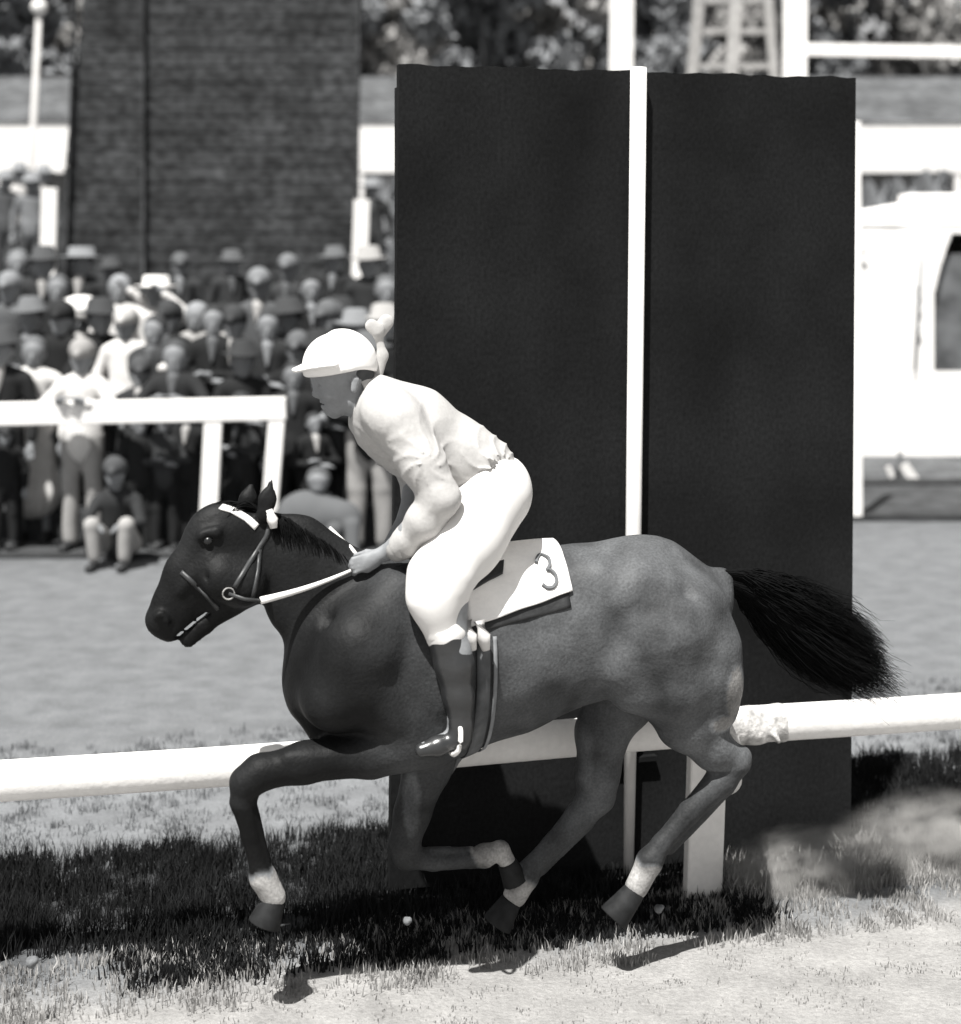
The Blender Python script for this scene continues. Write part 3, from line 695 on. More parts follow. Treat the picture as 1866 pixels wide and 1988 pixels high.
# collar
me, _ = sdf_mesh('collar', [cp(700, 752, 36, 716, 768, 42, 0, sq=1.0, k=.02), cp(672, 762, 37, 660, 770, 37, 0, sq=1.4, k=.01, op='sub')], .006); link('collar', me, silk, jk)
me, _ = sdf_mesh('hair', [cp(690, 722, 36, 700, 730, 28, 0, sq=1.2, k=.02)], .006, folds(.002, 120)); link('hair', me, mat('dark_hair', .05, .7), jk)

# ================================================================== KICKED TURF
clod_m = mat('clod', .14, .95, .4, 40, bump=.5)
for i, (x, y, r, lab) in enumerate([(1280, 1764, 9, 'pale round clod of turf in the air behind the hind hoof'), (790, 1788, 8, 'ragged pale clod of turf kicked up below the folded foreleg'), (60, 1868, 11, 'pale clod lying on the grass at the left edge')]):
    q = P(x, y, -.05); W_ = Vector((HF.c*q[0]-HF.s*q[1], HF.y0+HF.s*q[0]+HF.c*q[1], max(q[2], r*PXM*.6)))
    me, _ = sdf_mesh('turf_clod', [C((0, 0, 0), (r*PXM*.6, 0, r*PXM*.3), r*PXM, r*PXM*.7)], .004, folds(.003, 90, i)); o = link('turf_clod', me, clod_m); o.location = W_
    tag(o, lab, 'turf clod', 'clods of turf kicked up by the horse')

# ================================================================== FAR RAIL
FY = 14.9
FRF = XF(FY)
fr = empty('spectator_rail', (0, FY, 0)); tag(fr, 'white painted spectator rail in front of the crowd', 'rail')
m_ = MB(); a, b = FRF.P(-400, 812), FRF.P(556, 793)
m_.bar((a[0], 0, a[2]), (b[0], 0, b[2]), .10, .20); m_.build('top_rail', white, fr, .012)
def lean_post(x1, y1, x2, y2, wdt, par, m=white, Y=FY, off=.0, name='post'):
    f = XF(Y); a, b = f.P(x1, y1), f.P(x2, y2); dx = (b[0]-a[0])/(b[2]-a[2]); bx = b[0]+dx*(0-b[2])
    m_ = MB(); h = wdt/2
    m_.hexa([(bx-h, off-.04, 0), (bx+h, off-.04, 0), (bx+h, off+.04, 0), (bx-h, off+.04, 0)], [(a[0]-h, off-.04, a[2]), (a[0]+h, off-.04, a[2]), (a[0]+h, off+.04, a[2]), (a[0]-h, off+.04, a[2])])
    return m_.build(name, m, par, .006)
lean_post(538, 812, 524, 990, .14, fr, off=.0); lean_post(415, 812, 406, 990, .155, fr); lean_post(-180, 818, -190, 990, .15, fr)

# ================================================================== TERRACE the crowd stands on
ter_m = mat('terrace_earth', .05, .95, .4, 3, .3, 30)
m_ = MB(); H0 = [0.0]
for i in range(5):
    y0 = 15.75+i*1.15; m_.box(-14, -.55, y0, y0+1.15 if i < 4 else y0+3, -.02, .27*(i+1))
o = m_.build('terrace', ter_m); o['kind'] = 'structure'
def terz(Y): 
    i = int((Y-15.75)//1.15)+1; return .27*min(max(i, 0), 5)
m_ = MB(); m_.box(-14, -.5, 14.98, 15.749, 0, .015); o = m_.build('standing_strip', ter_m); o['kind'] = 'structure'

# ================================================================== SPECTATORS
def body_prims(pose, h=1.72):
    s = h/1.72; out = {}
    sk = [C((0, .0, 1.60), (0, -.01, 1.62), .098, .098, .95, .02), C((0, -.03, 1.52), (0, -.02, 1.56), .066, .075, 1, .03), C((0, -.11, 1.575), (0, -.125, 1.55), .010, .014, 1, .012),
          C((0, 0, 1.40), (0, 0, 1.52), .055, .052, 1, .02), C((0, 0, 1.05), (0, 0, 1.32), .12, .13, .75, .05)]
    for g_ in (-1, 1):
        sk += [C((g_*.04, -.108, 1.60), (g_*.03, -.108, 1.60), .012, .012, 1, .008, 'sub'), C((g_*.095, .0, 1.60), (g_*.095, .0, 1.57), .018, .014, 1, .008)]
        sk += [C((g_*.09, 0, .92), (g_*.10, 0, .5), .085, .055, 1, .03), C((g_*.10, 0, .5), (g_*.11, .01, .1), .052, .036, 1, .02), C((g_*.11, .02, .06), (g_*.12, -.14, .04), .04, .032, 1, .02)]
    ja, tr, sho = [], [], []
    ja += [C((0, 0, 1.00), (0, 0, 1.34), .165, .16, .72, .06), C((-.15, 0, 1.38), (.15, 0, 1.38), .07, .07, 1, .05), C((0, 0, .90), (0, 0, 1.0), .17, .165, .75, .04), C((0, .01, 1.43), (0, 0, 1.45), .075, .062, 1, .02)]
    arms = {'down': [((.20, 0, 1.36), (.27, .02, 1.10), (.26, -.06, .86)), ((-.20, 0, 1.36), (-.27, .02, 1.10), (-.26, -.06, .86))],
            'lean': [((.19, -.02, 1.36), (.36, -.16, 1.15), (.12, -.34, 1.27)), ((-.19, -.02, 1.36), (-.36, -.16, 1.15), (-.10, -.34, 1.27))],
            'shade': [((.20, 0, 1.36), (.34, -.12, 1.40), (.09, -.20, 1.63)), ((-.20, 0, 1.36), (-.27, .02, 1.10), (-.20, -.12, .92))],
            'reach': [((.19, 0, 1.36), (.36, -.14, 1.24), (.58, -.28, 1.26)), ((-.19, 0, 1.36), (-.28, -.02, 1.12), (-.22, -.16, .98))],
            'fold': [((.19, 0, 1.36), (.29, -.06, 1.12), (-.04, -.22, 1.16)), ((-.19, 0, 1.36), (-.29, -.06, 1.12), (.05, -.24, 1.10))]}[pose]
    for sh_, el, ha in arms:
        ja += [C(sh_, el, .062, .052, 1, .03), C(el, tuple(np.array(el)+(np.array(ha)-el)*.85), .052, .04, 1, .02)]
        d = (np.array(ha)-np.array(el)); d /= np.linalg.norm(d); ha = np.array(ha)
        sk += [C(sh_, el, .045, .04), C(el, ha, .04, .026, 1, .02), C(ha, ha+d*.06, .026, .03, .8, .012)]
        side = np.cross(d, [0, 0, 1.]); side /= np.linalg.norm(side)+1e-9
        for q in range(4):
            o_ = side*(q-1.5)*.018; sk.append(C(ha+d*.07+o_, ha+d*(.12+.012*(1.5-abs(q-1.5)))+o_*1.1+np.array([0, 0, -.012]), .0105, .009, 1, .004))
        sk.append(C(ha+d*.02+side*.02, ha+d*.075+side*.05, .012, .010, 1, .008))
    for g_ in (-1, 1):
        tr += [C((g_*.085, 0, .95), (g_*.10, 0, .52), .105, .075, 1, .03), C((g_*.10, 0, .52), (g_*.11, .01, .10), .075, .066, 1, .02)]
        if g_ < 0: sho += [C((g_*.11, .03, .05), (g_*.12, -.15, .04), .05, .042, 1, .02)]
    return sk, ja, tr, sho
PROTO = {}
def proto(pose):
    if pose in PROTO: return PROTO[pose]
    sk, ja, tr, sho = body_prims(pose)
    a, _ = sdf_mesh('spectator_body', sk, .0135); b, _ = sdf_mesh('spectator_jacket', ja, .017, folds(.006, 24, 2)); c, _ = sdf_mesh('spectator_trousers', tr, .018, folds(.005, 22, 5)); d, _ = sdf_mesh('spectator_shoes', sho, .016)
    PROTO[pose] = (a, b, c, d); return PROTO[pose]
HATS = {}
def hat(kind):
    if kind in HATS: return HATS[kind]
    if kind == 'cap': pr = [C((0, .01, 1.66), (0, -.02, 1.675), .118, .11, 1, .02), C((0, -.10, 1.655), (0, -.15, 1.64), .05, .035, 1, .02), C((0, .02, 1.49), (0, -.01, 1.50), .145, .145, 1, .006, 'sub')]
    elif kind == 'flat': pr = [C((-.03, .01, 1.69), (.03, .0, 1.69), .12, .12, 1, .02), C((-.07, -.02, 1.665), (.07, -.02, 1.665), .13, .13, 1, .02), C((0, 0, 1.49), (0, 0, 1.52), .15, .15, 1, .006, 'sub')]
    elif kind == 'boater': pr = None
    elif kind == 'fedora': pr = None
    elif kind == 'hair': pr = [C((0, .02, 1.635), (0, .02, 1.645), .112, .105, .98, .02), C((0, -.17, 1.56), (0, -.15, 1.58), .11, .11, 1, .006, 'sub'), C((0, .02, 1.45), (0, .02, 1.46), .12, .12, 1, .006, 'sub')]
    elif kind == 'long': pr = [C((0, .02, 1.64), (0, .02, 1.645), .115, .11, 1, .02), C((0, .045, 1.6), (0, .05, 1.5), .10, .08, 1, .03), C((0, -.16, 1.55), (0, -.15, 1.58), .105, .105, 1, .006, 'sub')]
    if pr: me, _ = sdf_mesh('hat_'+kind, pr, .014)
    else:
        prof = {'boater': [(.20, 1.665), (.20, 1.675), (.125, 1.68), (.12, 1.76), (.11, 1.77), (0, 1.772)], 'fedora': [(.19, 1.66), (.19, 1.672), (.12, 1.69), (.105, 1.78), (.07, 1.80), (0, 1.785)]}[kind]
        prof = [(.115, prof[0][1])]+prof; n = 20; V = []; Fc = []
        for r_, z_ in prof:
            for k in range(n):
                a = 2*math.pi*k/n; V.append((r_*math.cos(a), r_*1.1*math.sin(a), z_+(0.012*math.cos(2*a) if kind == 'fedora' and r_ > .15 else 0)))
        for i in range(len(prof)-1):
            for k in range(n): k2 = (k+1) % n; Fc.append((i*n+k, i*n+k2, (i+1)*n+k2, (i+1)*n+k))
        me = bpy.data.meshes.new('hat_'+kind); me.from_pydata(V, [], Fc); me.polygons.foreach_set('use_smooth', [True]*len(Fc)); me.materials.append(None)
    HATS[kind] = me; return me
SK = None
DRESS = None
def tone(prefix, v, **k): return mat('%s_%d' % (prefix, int(v*1000)), v, **k)
def part(name, me, m, parent):
    o = bpy.data.objects.new(name, me); COL.objects.link(o); o.parent = parent
    if len(me.materials) == 0: me.materials.append(None)
    o.material_slots[0].link = 'OBJECT'; o.material_slots[0].material = m; return o
SHF = []
def shirtf():
    if not SHF: SHF.append(sdf_mesh('shirt_front', [C((0, -.075, 1.42), (0, -.135, 1.26), .055, .012, 1, .02), C((0, -.045, 1.45), (0, -.045, 1.46), .05, .05, 1, .02)], .012)[0])
    return SHF[0]
def person(px, top, Y, label, pose='down', jac=.05, trs=.05, hatk='cap', hatv=.1, skv=.2, rz=0, dress=None, hz=None, group='spectators behind the rail', base=None, x=None):
    """px,top: picture column and top of the hat; stands at depth Y"""
    global DRESS
    z0 = terz(Y) if base is None else base
    htop = CH-(top-HZ)/F*Y; X = (px-CX)/F*Y if x is None else x
    hh = {'cap': 1.78, 'flat': 1.80, 'boater': 1.77, 'fedora': 1.79, 'hair': 1.75, 'long': 1.755, None: 1.72}[hatk]
    sc = (htop-z0)/hh; sc = min(max(sc, .5), 1.10) if hz is None else hz
    o = empty('person', (X, Y, z0), rz+random.uniform(-.25, .25)); o.scale = (sc*random.uniform(.95, 1.06), sc, sc)
    tag(o, label, 'person', group)
    a, b, c, d = proto(pose)
    part('body', a, tone('skin', min(skv, .26)*.8, rough=.6, n=.1), o)
    jac = min(jac*.8, .62); dress = dress and dress*.85; trs = trs and trs*.7
    part('jacket', b, tone('cloth', jac, rough=.9, n=.15, scale=5, n2=.1), o)
    if dress is None:
        part('trousers', c, tone('cloth', trs, rough=.9, n=.15, scale=5, n2=.1), o)
    else:
        if DRESS is None:
            DRESS, _ = sdf_mesh('skirt', [C((0, 0, 1.0), (0, 0, .42), .15, .23, .8, .04)], .018, lambda X, Y, Z: .012*np.sin(14*np.arctan2(Y, X))*np.clip(1.1-Z, 0, 1))
        part('skirt', DRESS, tone('cloth', dress, rough=.9, n=.15, scale=5, n2=.1), o)
    part('shoe', d, tone('leather', .03, rough=.5), o); q = part('shoe', d, tone('leather', .03, rough=.5), o); q.location.x = .23
    if hatk and hatk not in ('hair', 'long'): part('hair', hat('hair'), tone('hair', .04, rough=.8), o)
    if jac < .15 and random.random() < .7: part('shirt_front', shirtf(), tone('cloth', random.choice([.1, .2, .35]), rough=.9), o)
    if hatk: part('hair' if hatk in ('hair', 'long') else 'hat', hat(hatk), tone('hat', hatv, rough=.85, n=.1), o)
    return o
# front row at the rail
person(160, 655, 15.22, 'boy in pale cap and white shirt leaning with both arms on the rail', 'lean', .72, .42, 'cap', .26, .25)
person(66, 575, 15.75, 'woman in white dress standing left of the boy in the pale cap', 'down', .85, None, 'hair', .12, .33, dress=.72, base=.0, hz=1.09)
person(2, 590, 15.3, 'dark suited man at the left edge of the picture behind the rail', 'down', .02, .02, 'fedora', .05, .25, base=.0, hz=1.12)
person(245, 592, 15.95, 'youth in light cap and white shirt reaching one arm sideways', 'reach', .8, .06, 'cap', .42, .3)
person(340, 658, 15.35, 'short dark-coated boy with light tie at the rail, head at shoulder height', 'lean', .025, .03, 'hair', .06, .28)
person(272, 690, 15.5, 'small child in dark clothes peering between taller spectators', 'down', .03, .03, 'cap', .06, .3)
person(415, 600, 15.95, 'broad man in black coat with bare pale face behind the rail', 'fold', .018, .02, 'hair', .03, .38, hz=1.1)
person(470, 660, 15.4, 'man in black coat bending towards the end of the rail', 'fold', .018, .02, 'fedora', .03, .2)
person(620, 640, 15.6, 'man in dark coat just in front of the jockey, beyond the rail end', 'fold', .02, .02, 'fedora', .025, .3)
person(690, 600, 15.95, 'dark coated man with a pale hat brim behind the jockey cap', 'down', .02, .02, 'fedora', .18, .3)
person(570, 700, 15.3, 'man in black suit half hidden by the rail end post', 'down', .018, .02, 'hair', .03, .2)
# second rows
person(158, 525, 16.6, 'man wearing a white sun hat, dark jacket', 'fold', .03, .03, 'flat', .8, .3)
person(303, 492, 17.2, 'man with white boater and white sleeves raising an arm', 'shade', .75, .06, 'boater', .75, .3, hz=1.08)
person(232, 508, 17.5, 'shirt-sleeved man in bright white shirt left of the white boater', 'shade', .85, .06, 'hair', .25, .35)
person(382, 510, 16.9, 'bare-headed person in pale grey shirt right of the white boater', 'fold', .38, .05, 'hair', .25, .4)
person(436, 540, 16.6, 'dark-haired person with narrow face between pale shirt and grey coat', 'down', .04, .04, 'hair', .02, .25)
person(503, 495, 17.3, 'stooping man in grey tweed coat and soft cap', 'down', .10, .06, 'cap', .18, .2, hz=1.12)
person(603, 500, 17.6, 'man in black with a bright bare face above the jockey cap peak', 'down', .02, .02, 'hair', .02, .45)
person(660, 520, 16.9, 'dark suited man turned towards his neighbour', 'fold', .02, .02, 'fedora', .03, .2, rz=.8)
person(716, 478, 18.4, 'man in grey hat standing highest beside the black board', 'down', .03, .03, 'fedora', .28, .35)
person(750, 505, 17.0, 'man with bright face beside the left edge of the black board', 'fold', .03, .03, 'hair', .1, .45)
person(745, 590, 16.0, 'dark suited man beside the board, lower row, pale hat', 'down', .02, .02, 'fedora', .3, .3)
person(35, 470, 18.6, 'bare-headed man at upper left with light collar', 'down', .05, .05, 'hair', .15, .35)
person(85, 478, 18.2, 'man in dark suit and dark hat below the short white post', 'down', .03, .03, 'fedora', .06, .35)
person(112, 488, 17.8, 'thin pale-faced man next to the man with the wide grey hat', 'down', .03, .03, 'hair', .1, .42)
person(158, 458, 18.5, 'man in wide grey hat above the white sun hat', 'down', .04, .04, 'boater', .2, .25)
person(20, 515, 17.3, 'grey-capped man looking down at the upper left', 'down', .10, .05, 'cap', .2, .3)
person(60, 540, 16.9, 'man with folded arms behind the woman in white', 'fold', .04, .04, 'fedora', .12, .3)
person(215, 500, 19.4, 'dark figure in the back row, left half of the dark hoarding', 'down', .03, .03, 'fedora', .05, .2)
person(350, 490, 19.3, 'dark figure in the back row right of the white boater', 'down', .05, .03, 'cap', .1, .22)
person(450, 485, 19.5, 'dark hatted figure in the back row above the grey tweed coat', 'down', .04, .03, 'fedora', .08, .25)
person(560, 492, 19.2, 'grey-capped figure in the back row near the right of the hoarding', 'down', .05, .03, 'cap', .15, .2)
person(650, 478, 19.5, 'hatted figure in the back row at the right end of the hoarding', 'down', .03, .03, 'fedora', .1, .3)
fill = [(120, 560, 16.2, 'dark suited man wedged between the boy in the cap and the white sun hat', 'cap'), (195, 560, 16.3, 'man in black seen over the left shoulder of the reaching youth', 'fedora'), (300, 610, 15.8, 'man in black right behind the dark-coated boy', 'hair'),
        (330, 560, 16.4, 'dark suited man just under the white boater', 'cap'), (455, 590, 16.0, 'dark coated man under the grey tweed coat', 'cap'), (520, 600, 15.9, 'dark coated man left of the jockey cap, hatless', 'hair'),
        (560, 555, 16.5, 'dark suited man in a dark hat below the back row', 'fedora'), (640, 560, 16.4, 'dark suited man right above the jockey cap', 'cap'), (580, 620, 15.7, 'man in black pressed close to the rail end', 'cap'),
        (660, 680, 15.4, 'man in black straight behind the jockey face', 'hair'), 
        (270, 800, 15.2, 'small child in black standing under the rail left of the thick post', 'hair'), (320, 790, 15.25, 'small child in black right beneath the rail near the thick post', 'cap'), (365, 780, 15.3, 'child in black against the left side of the thick post', 'hair'),
        (470, 760, 15.3, 'dark clothed child between the two rail posts', 'cap'), (10, 820, 15.2, 'dark clothed child under the rail at the left edge', 'cap'), (610, 800, 15.2, 'dark clothed child in front of the adults past the rail end', 'hair')]
for i, (x, t_, Y, lab, hk) in enumerate(fill):
    person(x, t_, Y, lab, ['down', 'fold'][i % 2], random.choice([.015, .02, .03, .05]), .02, hk, random.choice([.02, .04, .1]), .26, rz=random.uniform(-.5, .5))
# low figures at the rail foot
def crouch(px, top, Y, label, jac, trs, hatv, wide=1., hatk='cap', hunch=False):
    X = (px-CX)/F*Y; zt_ = CH-(top-HZ)/F*Y; o = empty('person', (X, Y, 0)); sc = zt_/1.0; o.scale = (sc*wide, sc, sc)
    tag(o, label, 'person', 'spectators sitting at the foot of the rail')
    bd = [C((0, -.12, .86), (0, -.13, .88), .095, .095, 1, .02), C((0, -.16, .80), (0, -.14, .82), .06, .07, 1, .03), C((0, -.05, .66), (0, -.10, .78), .055, .05, 1, .02), C((0, .1, .2), (0, -.02, .6), .13, .12, 1, .05)]
    jk_ = [C((0, .12, .18), (0, -.02, .60), .18, .16, .9, .05), C((-.15, -.02, .6), (.15, -.02, .6), .075, .075, 1, .04)]; tr_ = []; sh_ = []
    for g_ in (-1, 1):
        if hunch: jk_ += [C((-.25, -.05, .25), (-.1, -.14, .50), .26, .24, .8, .08), C((-.1, -.14, .50), (.2, -.2, .50), .24, .17, .8, .06), C((.3, -.3, .45), (.32, -.4, .15), .07, .05, 1, .03)]
        jk_ += [C((g_*.18, -.02, .6), (g_*.26, -.18, .42), .062, .05, 1, .02), C((g_*.26, -.18, .42), (g_*.1, -.38, .40), .05, .04, 1, .02)]
        bd += [C((g_*.26, -.18, .42), (g_*.08, -.4, .4), .035, .028, 1, .02), C((g_*.08, -.4, .4), (g_*.04, -.44, .36), .03, .018, 1, .01)]
        bd += [C((g_*.12, .05, .16), (g_*.15, -.38, .42), .07, .05, 1, .02), C((g_*.15, -.38, .42), (g_*.14, -.36, .06), .05, .035, 1, .02)]
        tr_ += [C((g_*.12, .08, .17), (g_*.16, -.38, .42), .10, .075, 1, .03), C((g_*.16, -.38, .42), (g_*.14, -.37, .12), .075, .06, 1, .02)]
        if g_ < 0: sh_ += [C((g_*.14, -.34, .045), (g_*.15, -.52, .04), .045, .04)]
    for nm, pr, m_ in (('body', bd, tone('skin', .18, rough=.6, n=.1)), ('jacket', jk_, tone('cloth', jac, rough=.9, n=.15, scale=5, n2=.1)), ('trousers', tr_, tone('cloth', trs, rough=.9, n=.15, scale=5, n2=.1)), ('shoe', sh_, tone('leather', .03, rough=.5))):
        me, _ = sdf_mesh('sitting_'+nm, pr, .015, folds(.004, 25) if nm != 'body' else None); part(nm, me, m_, o)
        if nm == 'shoe': part(nm, me, m_, o).location.x = .29
    hh = part('hat', hat(hatk), tone('hat', hatv, rough=.85, n=.1), o); hh.location = (0, -.12, -.74)
    return o
crouch(228, 890, 14.6, 'child in dark top and pale shorts sitting below the rail', .025, .3, .06)
crouch(620, 905, 14.5, 'man in grey coat sitting on the grass beyond the horse neck', .10, .08, .08, 1.15, 'hair', True)
person(718, 630, 15.15, 'man in dark coat and pale trousers standing clear of the rail behind the rider hands', 'fold', .02, .38, 'fedora', .1, .3)

# ================================================================== DARK HOARDING behind the crowd
hd = empty('hoarding', (0, 24, 0)); tag(hd, 'big dark slatted hoarding rising behind the crowd', 'hoarding')
HD = XF(24.0); dm = mat('dark_slats', .046, .9, .5, 1.6, .7, 9, bump=.1, bscale=10, stretch=(.8, 1, 1.2))
dm2 = mat('dark_slats_grey', .055, .85, .6, 1.6, .5, 22, bump=.3, bscale=10)
tl, bl_, tr_, br = HD.P(168, -60), HD.P(104, 520), HD.P(707, -60), HD.P(688, 520)
zb, ztp = .9, tl[2]
def hx(z, right):
    a, b = (tr_, br) if right else (tl, bl_); t_ = (z-b[2])/(a[2]-b[2]); return b[0]+(a[0]-b[0])*t_
z = zb; i = 0; m_ = MB()
while z < ztp:
    hgt = .215; off = .012*(i % 2); m_.hexa([(hx(z, 0), off, z), (hx(z, 1), off, z), (hx(z, 1), off+.03, z), (hx(z, 0), off+.03, z)],
        [(hx(z+hgt, 0), off-.02, z+hgt), (hx(z+hgt, 1), off-.02, z+hgt), (hx(z+hgt, 1), off+.01, z+hgt), (hx(z+hgt, 0), off+.01, z+hgt)]); z += .235; i += 1
m_.build('slat_panel', dm, hd)
m_ = MB(); m_.hexa([(hx(zb, 0)+.02, .08, zb), (hx(zb, 1)-.02, .08, zb), (hx(zb, 1)-.02, .1, zb), (hx(zb, 0)+.02, .1, zb)], [(hx(ztp, 0)+.02, .08, ztp), (hx(ztp, 1)-.02, .08, ztp), (hx(ztp, 1)-.02, .1, ztp), (hx(ztp, 0)+.02, .1, ztp)]); m_.build('backing', dm, hd)
for x1, x2, mm in ((280, 282, dm2), (150, 118, dm), (698, 692, dm)):
    a, b = HD.P(x1, -60), HD.P(x2, 480); m_ = MB(); m_.bar((b[0], -.045, 0), (a[0], -.045, a[2]), .16, .03); m_.build('upright', mm, hd)

# ================================================================== FRAME, MAST, POSTS behind the board
gt = empty('gantry', (0, 29, 0)); tag(gt, 'tall white two-post gantry with crossbar above the black board', 'gantry')
lean_post(1209, -120, 1206, 130, .40, gt, Y=29); lean_post(1545, -120, 1543, 140, .40, gt, Y=29)
G2 = XF(29); a, b = G2.P(1566, 96), G2.P(2300, 108); m_ = MB(); m_.bar((a[0], 0, a[2]), (b[0], 0, b[2]), .14, .20); m_.build('crossbar', white, gt, .005)
lean_post(2320, -120, 2318, 140, .40, gt, Y=29)
mast = empty('trestle', (0, 28.3, 0)); tag(mast, 'grey trestle ladder between the two tall white posts', 'trestle')
gm = mat('grey_metal', .33, .6, .15, 8)
for (x1, x2, mm, wd) in ((1368, 1345, mat('grey_wood', .28, .7, .2, 8), .19), (1437, 1421, gm, .21), (1482, 1502, mat('grey_wood', .24), .16)): lean_post(x1, -120, x2, 136, wd, mast, mm, Y=28.3, name='leg')
f14 = XF(28.3)
for yy in (-60, 0, 60, 128):
    e = (yy+120)/256; a, b = f14.P(1372-23*e, yy), f14.P(1478+20*e, yy); m_ = MB(); m_.bar((a[0], .05, a[2]), (b[0], .05, b[2]), .06, .10); m_.build('rung', mat('grey_wood', .24), mast)
mk = empty('marker_post', (0, 17, 0)); tag(mk, 'slim white marker post right of the black board', 'post'); lean_post(1661, 236, 1664, 1005, .095, mk, Y=17)
for (x, t_, b_, lab) in ((97, 365, 472, 'short thick white post left of the dark hoarding'), (703, 388, 472, 'short thick white post right of the dark hoarding')):
    o = empty('stand_post', (0, 23, 0)); tag(o, lab, 'post'); lean_post(x, t_, x-3, b_, .21, o, Y=23)
lp = empty('lamp_post', (0, 30, 0)); tag(lp, 'thin white pole with a round globe at its top', 'lamp post')
f30 = XF(30); m_ = MB(); a, b = f30.P(76, 22), f30.P(62, 300); bx = b[0]-(b[2])*(a[0]-b[0])/(a[2]-b[2]); m_.tube([(bx, 0, 0), a*np.array([1, 0, 1])], [.07, .05], 10); m_.build('pole', mat('pole_grey', .5, .6), lp)
q = f30.P(76, 14)*np.array([1, 0, 1]); me, _ = sdf_mesh('globe', [C(q, q, .14)], .02); link('globe', me, mat('globe_white', .8, .3), lp)

# ================================================================== MARQUEE
TY = 22.7
tt_ = empty('marquee', (0, TY, 0)); tag(tt_, 'white canvas marquee with dark doorway at the right edge', 'marquee')
TF = XF(TY); canvas = mat('canvas', .88, .8, .02, 2, bump=.05, bscale=3)
xl, xr = TF.P(1560, 880)[0], TF.P(2300, 880)[0]; ze = TF.P(1660, 432)[2]; zr_ = 3.5; dd = 5.0
def X_(px, py=600): return TF.P(px, py)[0]
dl, dr, zd0, zd1 = X_(1806), X_(1905), TF.P(0, 722)[2], TF.P(0, 470)[2]
# front wall with an arched opening: grid of cells
m_ = MB()
def wavy(x, z): return .012*math.sin(x*5)+.006*math.sin(x*11+z)
nx, nz = 240, 110; xs_ = np.linspace(xl, xr, nx+1); zs_ = np.linspace(0, ze, nz+1)
def inside(x, z):
    cx_ = (dl+dr)/2+.05; hw = (dr-dl)/2
    if not zd0 < z < zd1+.12: return False
    top = (z-zd0)/(zd1+.12-zd0); return abs(x-cx_) < hw*(1-max(0, top-.55)**1.3*2.0)
for i in range(nx):
    for j in range(nz):
        xc, zc_ = (xs_[i]+xs_[i+1])/2, (zs_[j]+zs_[j+1])/2
        if inside(xc, zc_): continue
        Q4 = [(xs_[i], wavy(xs_[i], zs_[j]), zs_[j]), (xs_[i+1], wavy(xs_[i+1], zs_[j]), zs_[j]), (xs_[i+1], wavy(xs_[i+1], zs_[j+1]), zs_[j+1]), (xs_[i], wavy(xs_[i], zs_[j+1]), zs_[j+1])]
        m_.add(Q4, [(0, 1, 2, 3)], True)
m_.build('wall', canvas, tt_)
m_ = MB(); m_.box(xl, xl+.02, .05, dd, 0, ze); m_.box(xr-.02, xr, .05, dd, 0, ze); m_.box(xl, xr, dd, dd+.02, 0, ze); m_.build('wall', canvas, tt_)
xm = X_(1900); m_ = MB(); V = [(xl-.1, -.02, ze-.02), (xr+.1, -.02, ze-.02), (xr+.1, dd+.1, ze-.04), (xl-.1, dd+.1, ze-.04), (xm-.55, dd*.35, zr_-.05), (xm+.9, dd*.35, zr_-.05)]
m_.add(V, [(0, 1, 5, 4), (1, 2, 5), (2, 3, 4, 5), (3, 0, 4)]); m_.build('roof', canvas, tt_)
m_ = MB(); m_.box(xm-.6, xm+.95, dd*.33-.2, dd*.35+.2, zr_-.06, zr_+.06); m_.build('ridge_cap', canvas, tt_, .03)
m_ = MB(); m_.tube([TF.P(1787, 492)*np.array([1, 0, 1])+np.array([0, -.06, 0]), TF.P(1780, 590)*np.array([1, 0, 1])+np.array([0, -.07, 0]), TF.P(1774, 720)*np.array([1, 0, 1])+np.array([0, -.06, 0])], [.016, .022, .02], 8)
for yy in (560, 592, 640): qq = TF.P(1781, yy)*np.array([1, 0, 1]); m_.tube([qq+np.array([-.02, -.07, .02]), qq+np.array([.02, -.07, -.02])], .03, 8)
m_.build('lacing', mat('lacing_rope', .22, .9), tt_)
m_ = MB(); m_.box(dl-.3, dr+.4, .10, .13, .0, 2.7); m_.build('inner_curtain', mat('dark_curtain', .11, .9, .5, 3), tt_)
m_ = MB(); m_.tube([TF.P(1655, 484)*np.array([1, 0, 1])+np.array([0, -.07, 0]), TF.P(1680, 492)*np.array([1, 0, 1])+np.array([0, -.07, 0])], [.04, .02], 8); m_.build('eyelet_flap', mat('flap_grey', .25), tt_)
# verge strips and stake
vg = mat('verge_dark', .05, .95, .5, 4, .4, 40)
for y0, y1, nm, mm in ((16.95, 17.25, 'kerb_strip', mat('verge_edge', .03, .95, .4, 4)), (17.25, 19.55, 'verge', vg), (19.55, 19.95, 'kerb_strip', mat('verge_edge', .03)), (19.95, 22.5, 'verge', mat('verge_grass', .085, .95, .5, 3, .4, 30))):
    m_ = MB(); m_.box(-.4, 14, y0, y1, 0, .02 if nm == 'verge' else .05); o = m_.build(nm, mm); o['kind'] = 'structure'
m_ = MB(); m_.box(-14, -.4, 14.8, 14.979, 0, .03); o = m_.build('kerb_strip', mat('verge_edge', .03)); o['kind'] = 'structure'
f20 = XF(20.2); st = empty('stake', (0, 20.2, 0)); tag(st, 'small stake with pale rags pegged in front of the marquee', 'stake')
m_ = MB(); a = f20.P(1748, 876)*np.array([1, 0, 1]); m_.tube([(a[0]-.03, 0, 0), a], .03, 6); m_.build('peg', mat('peg', .1), st)
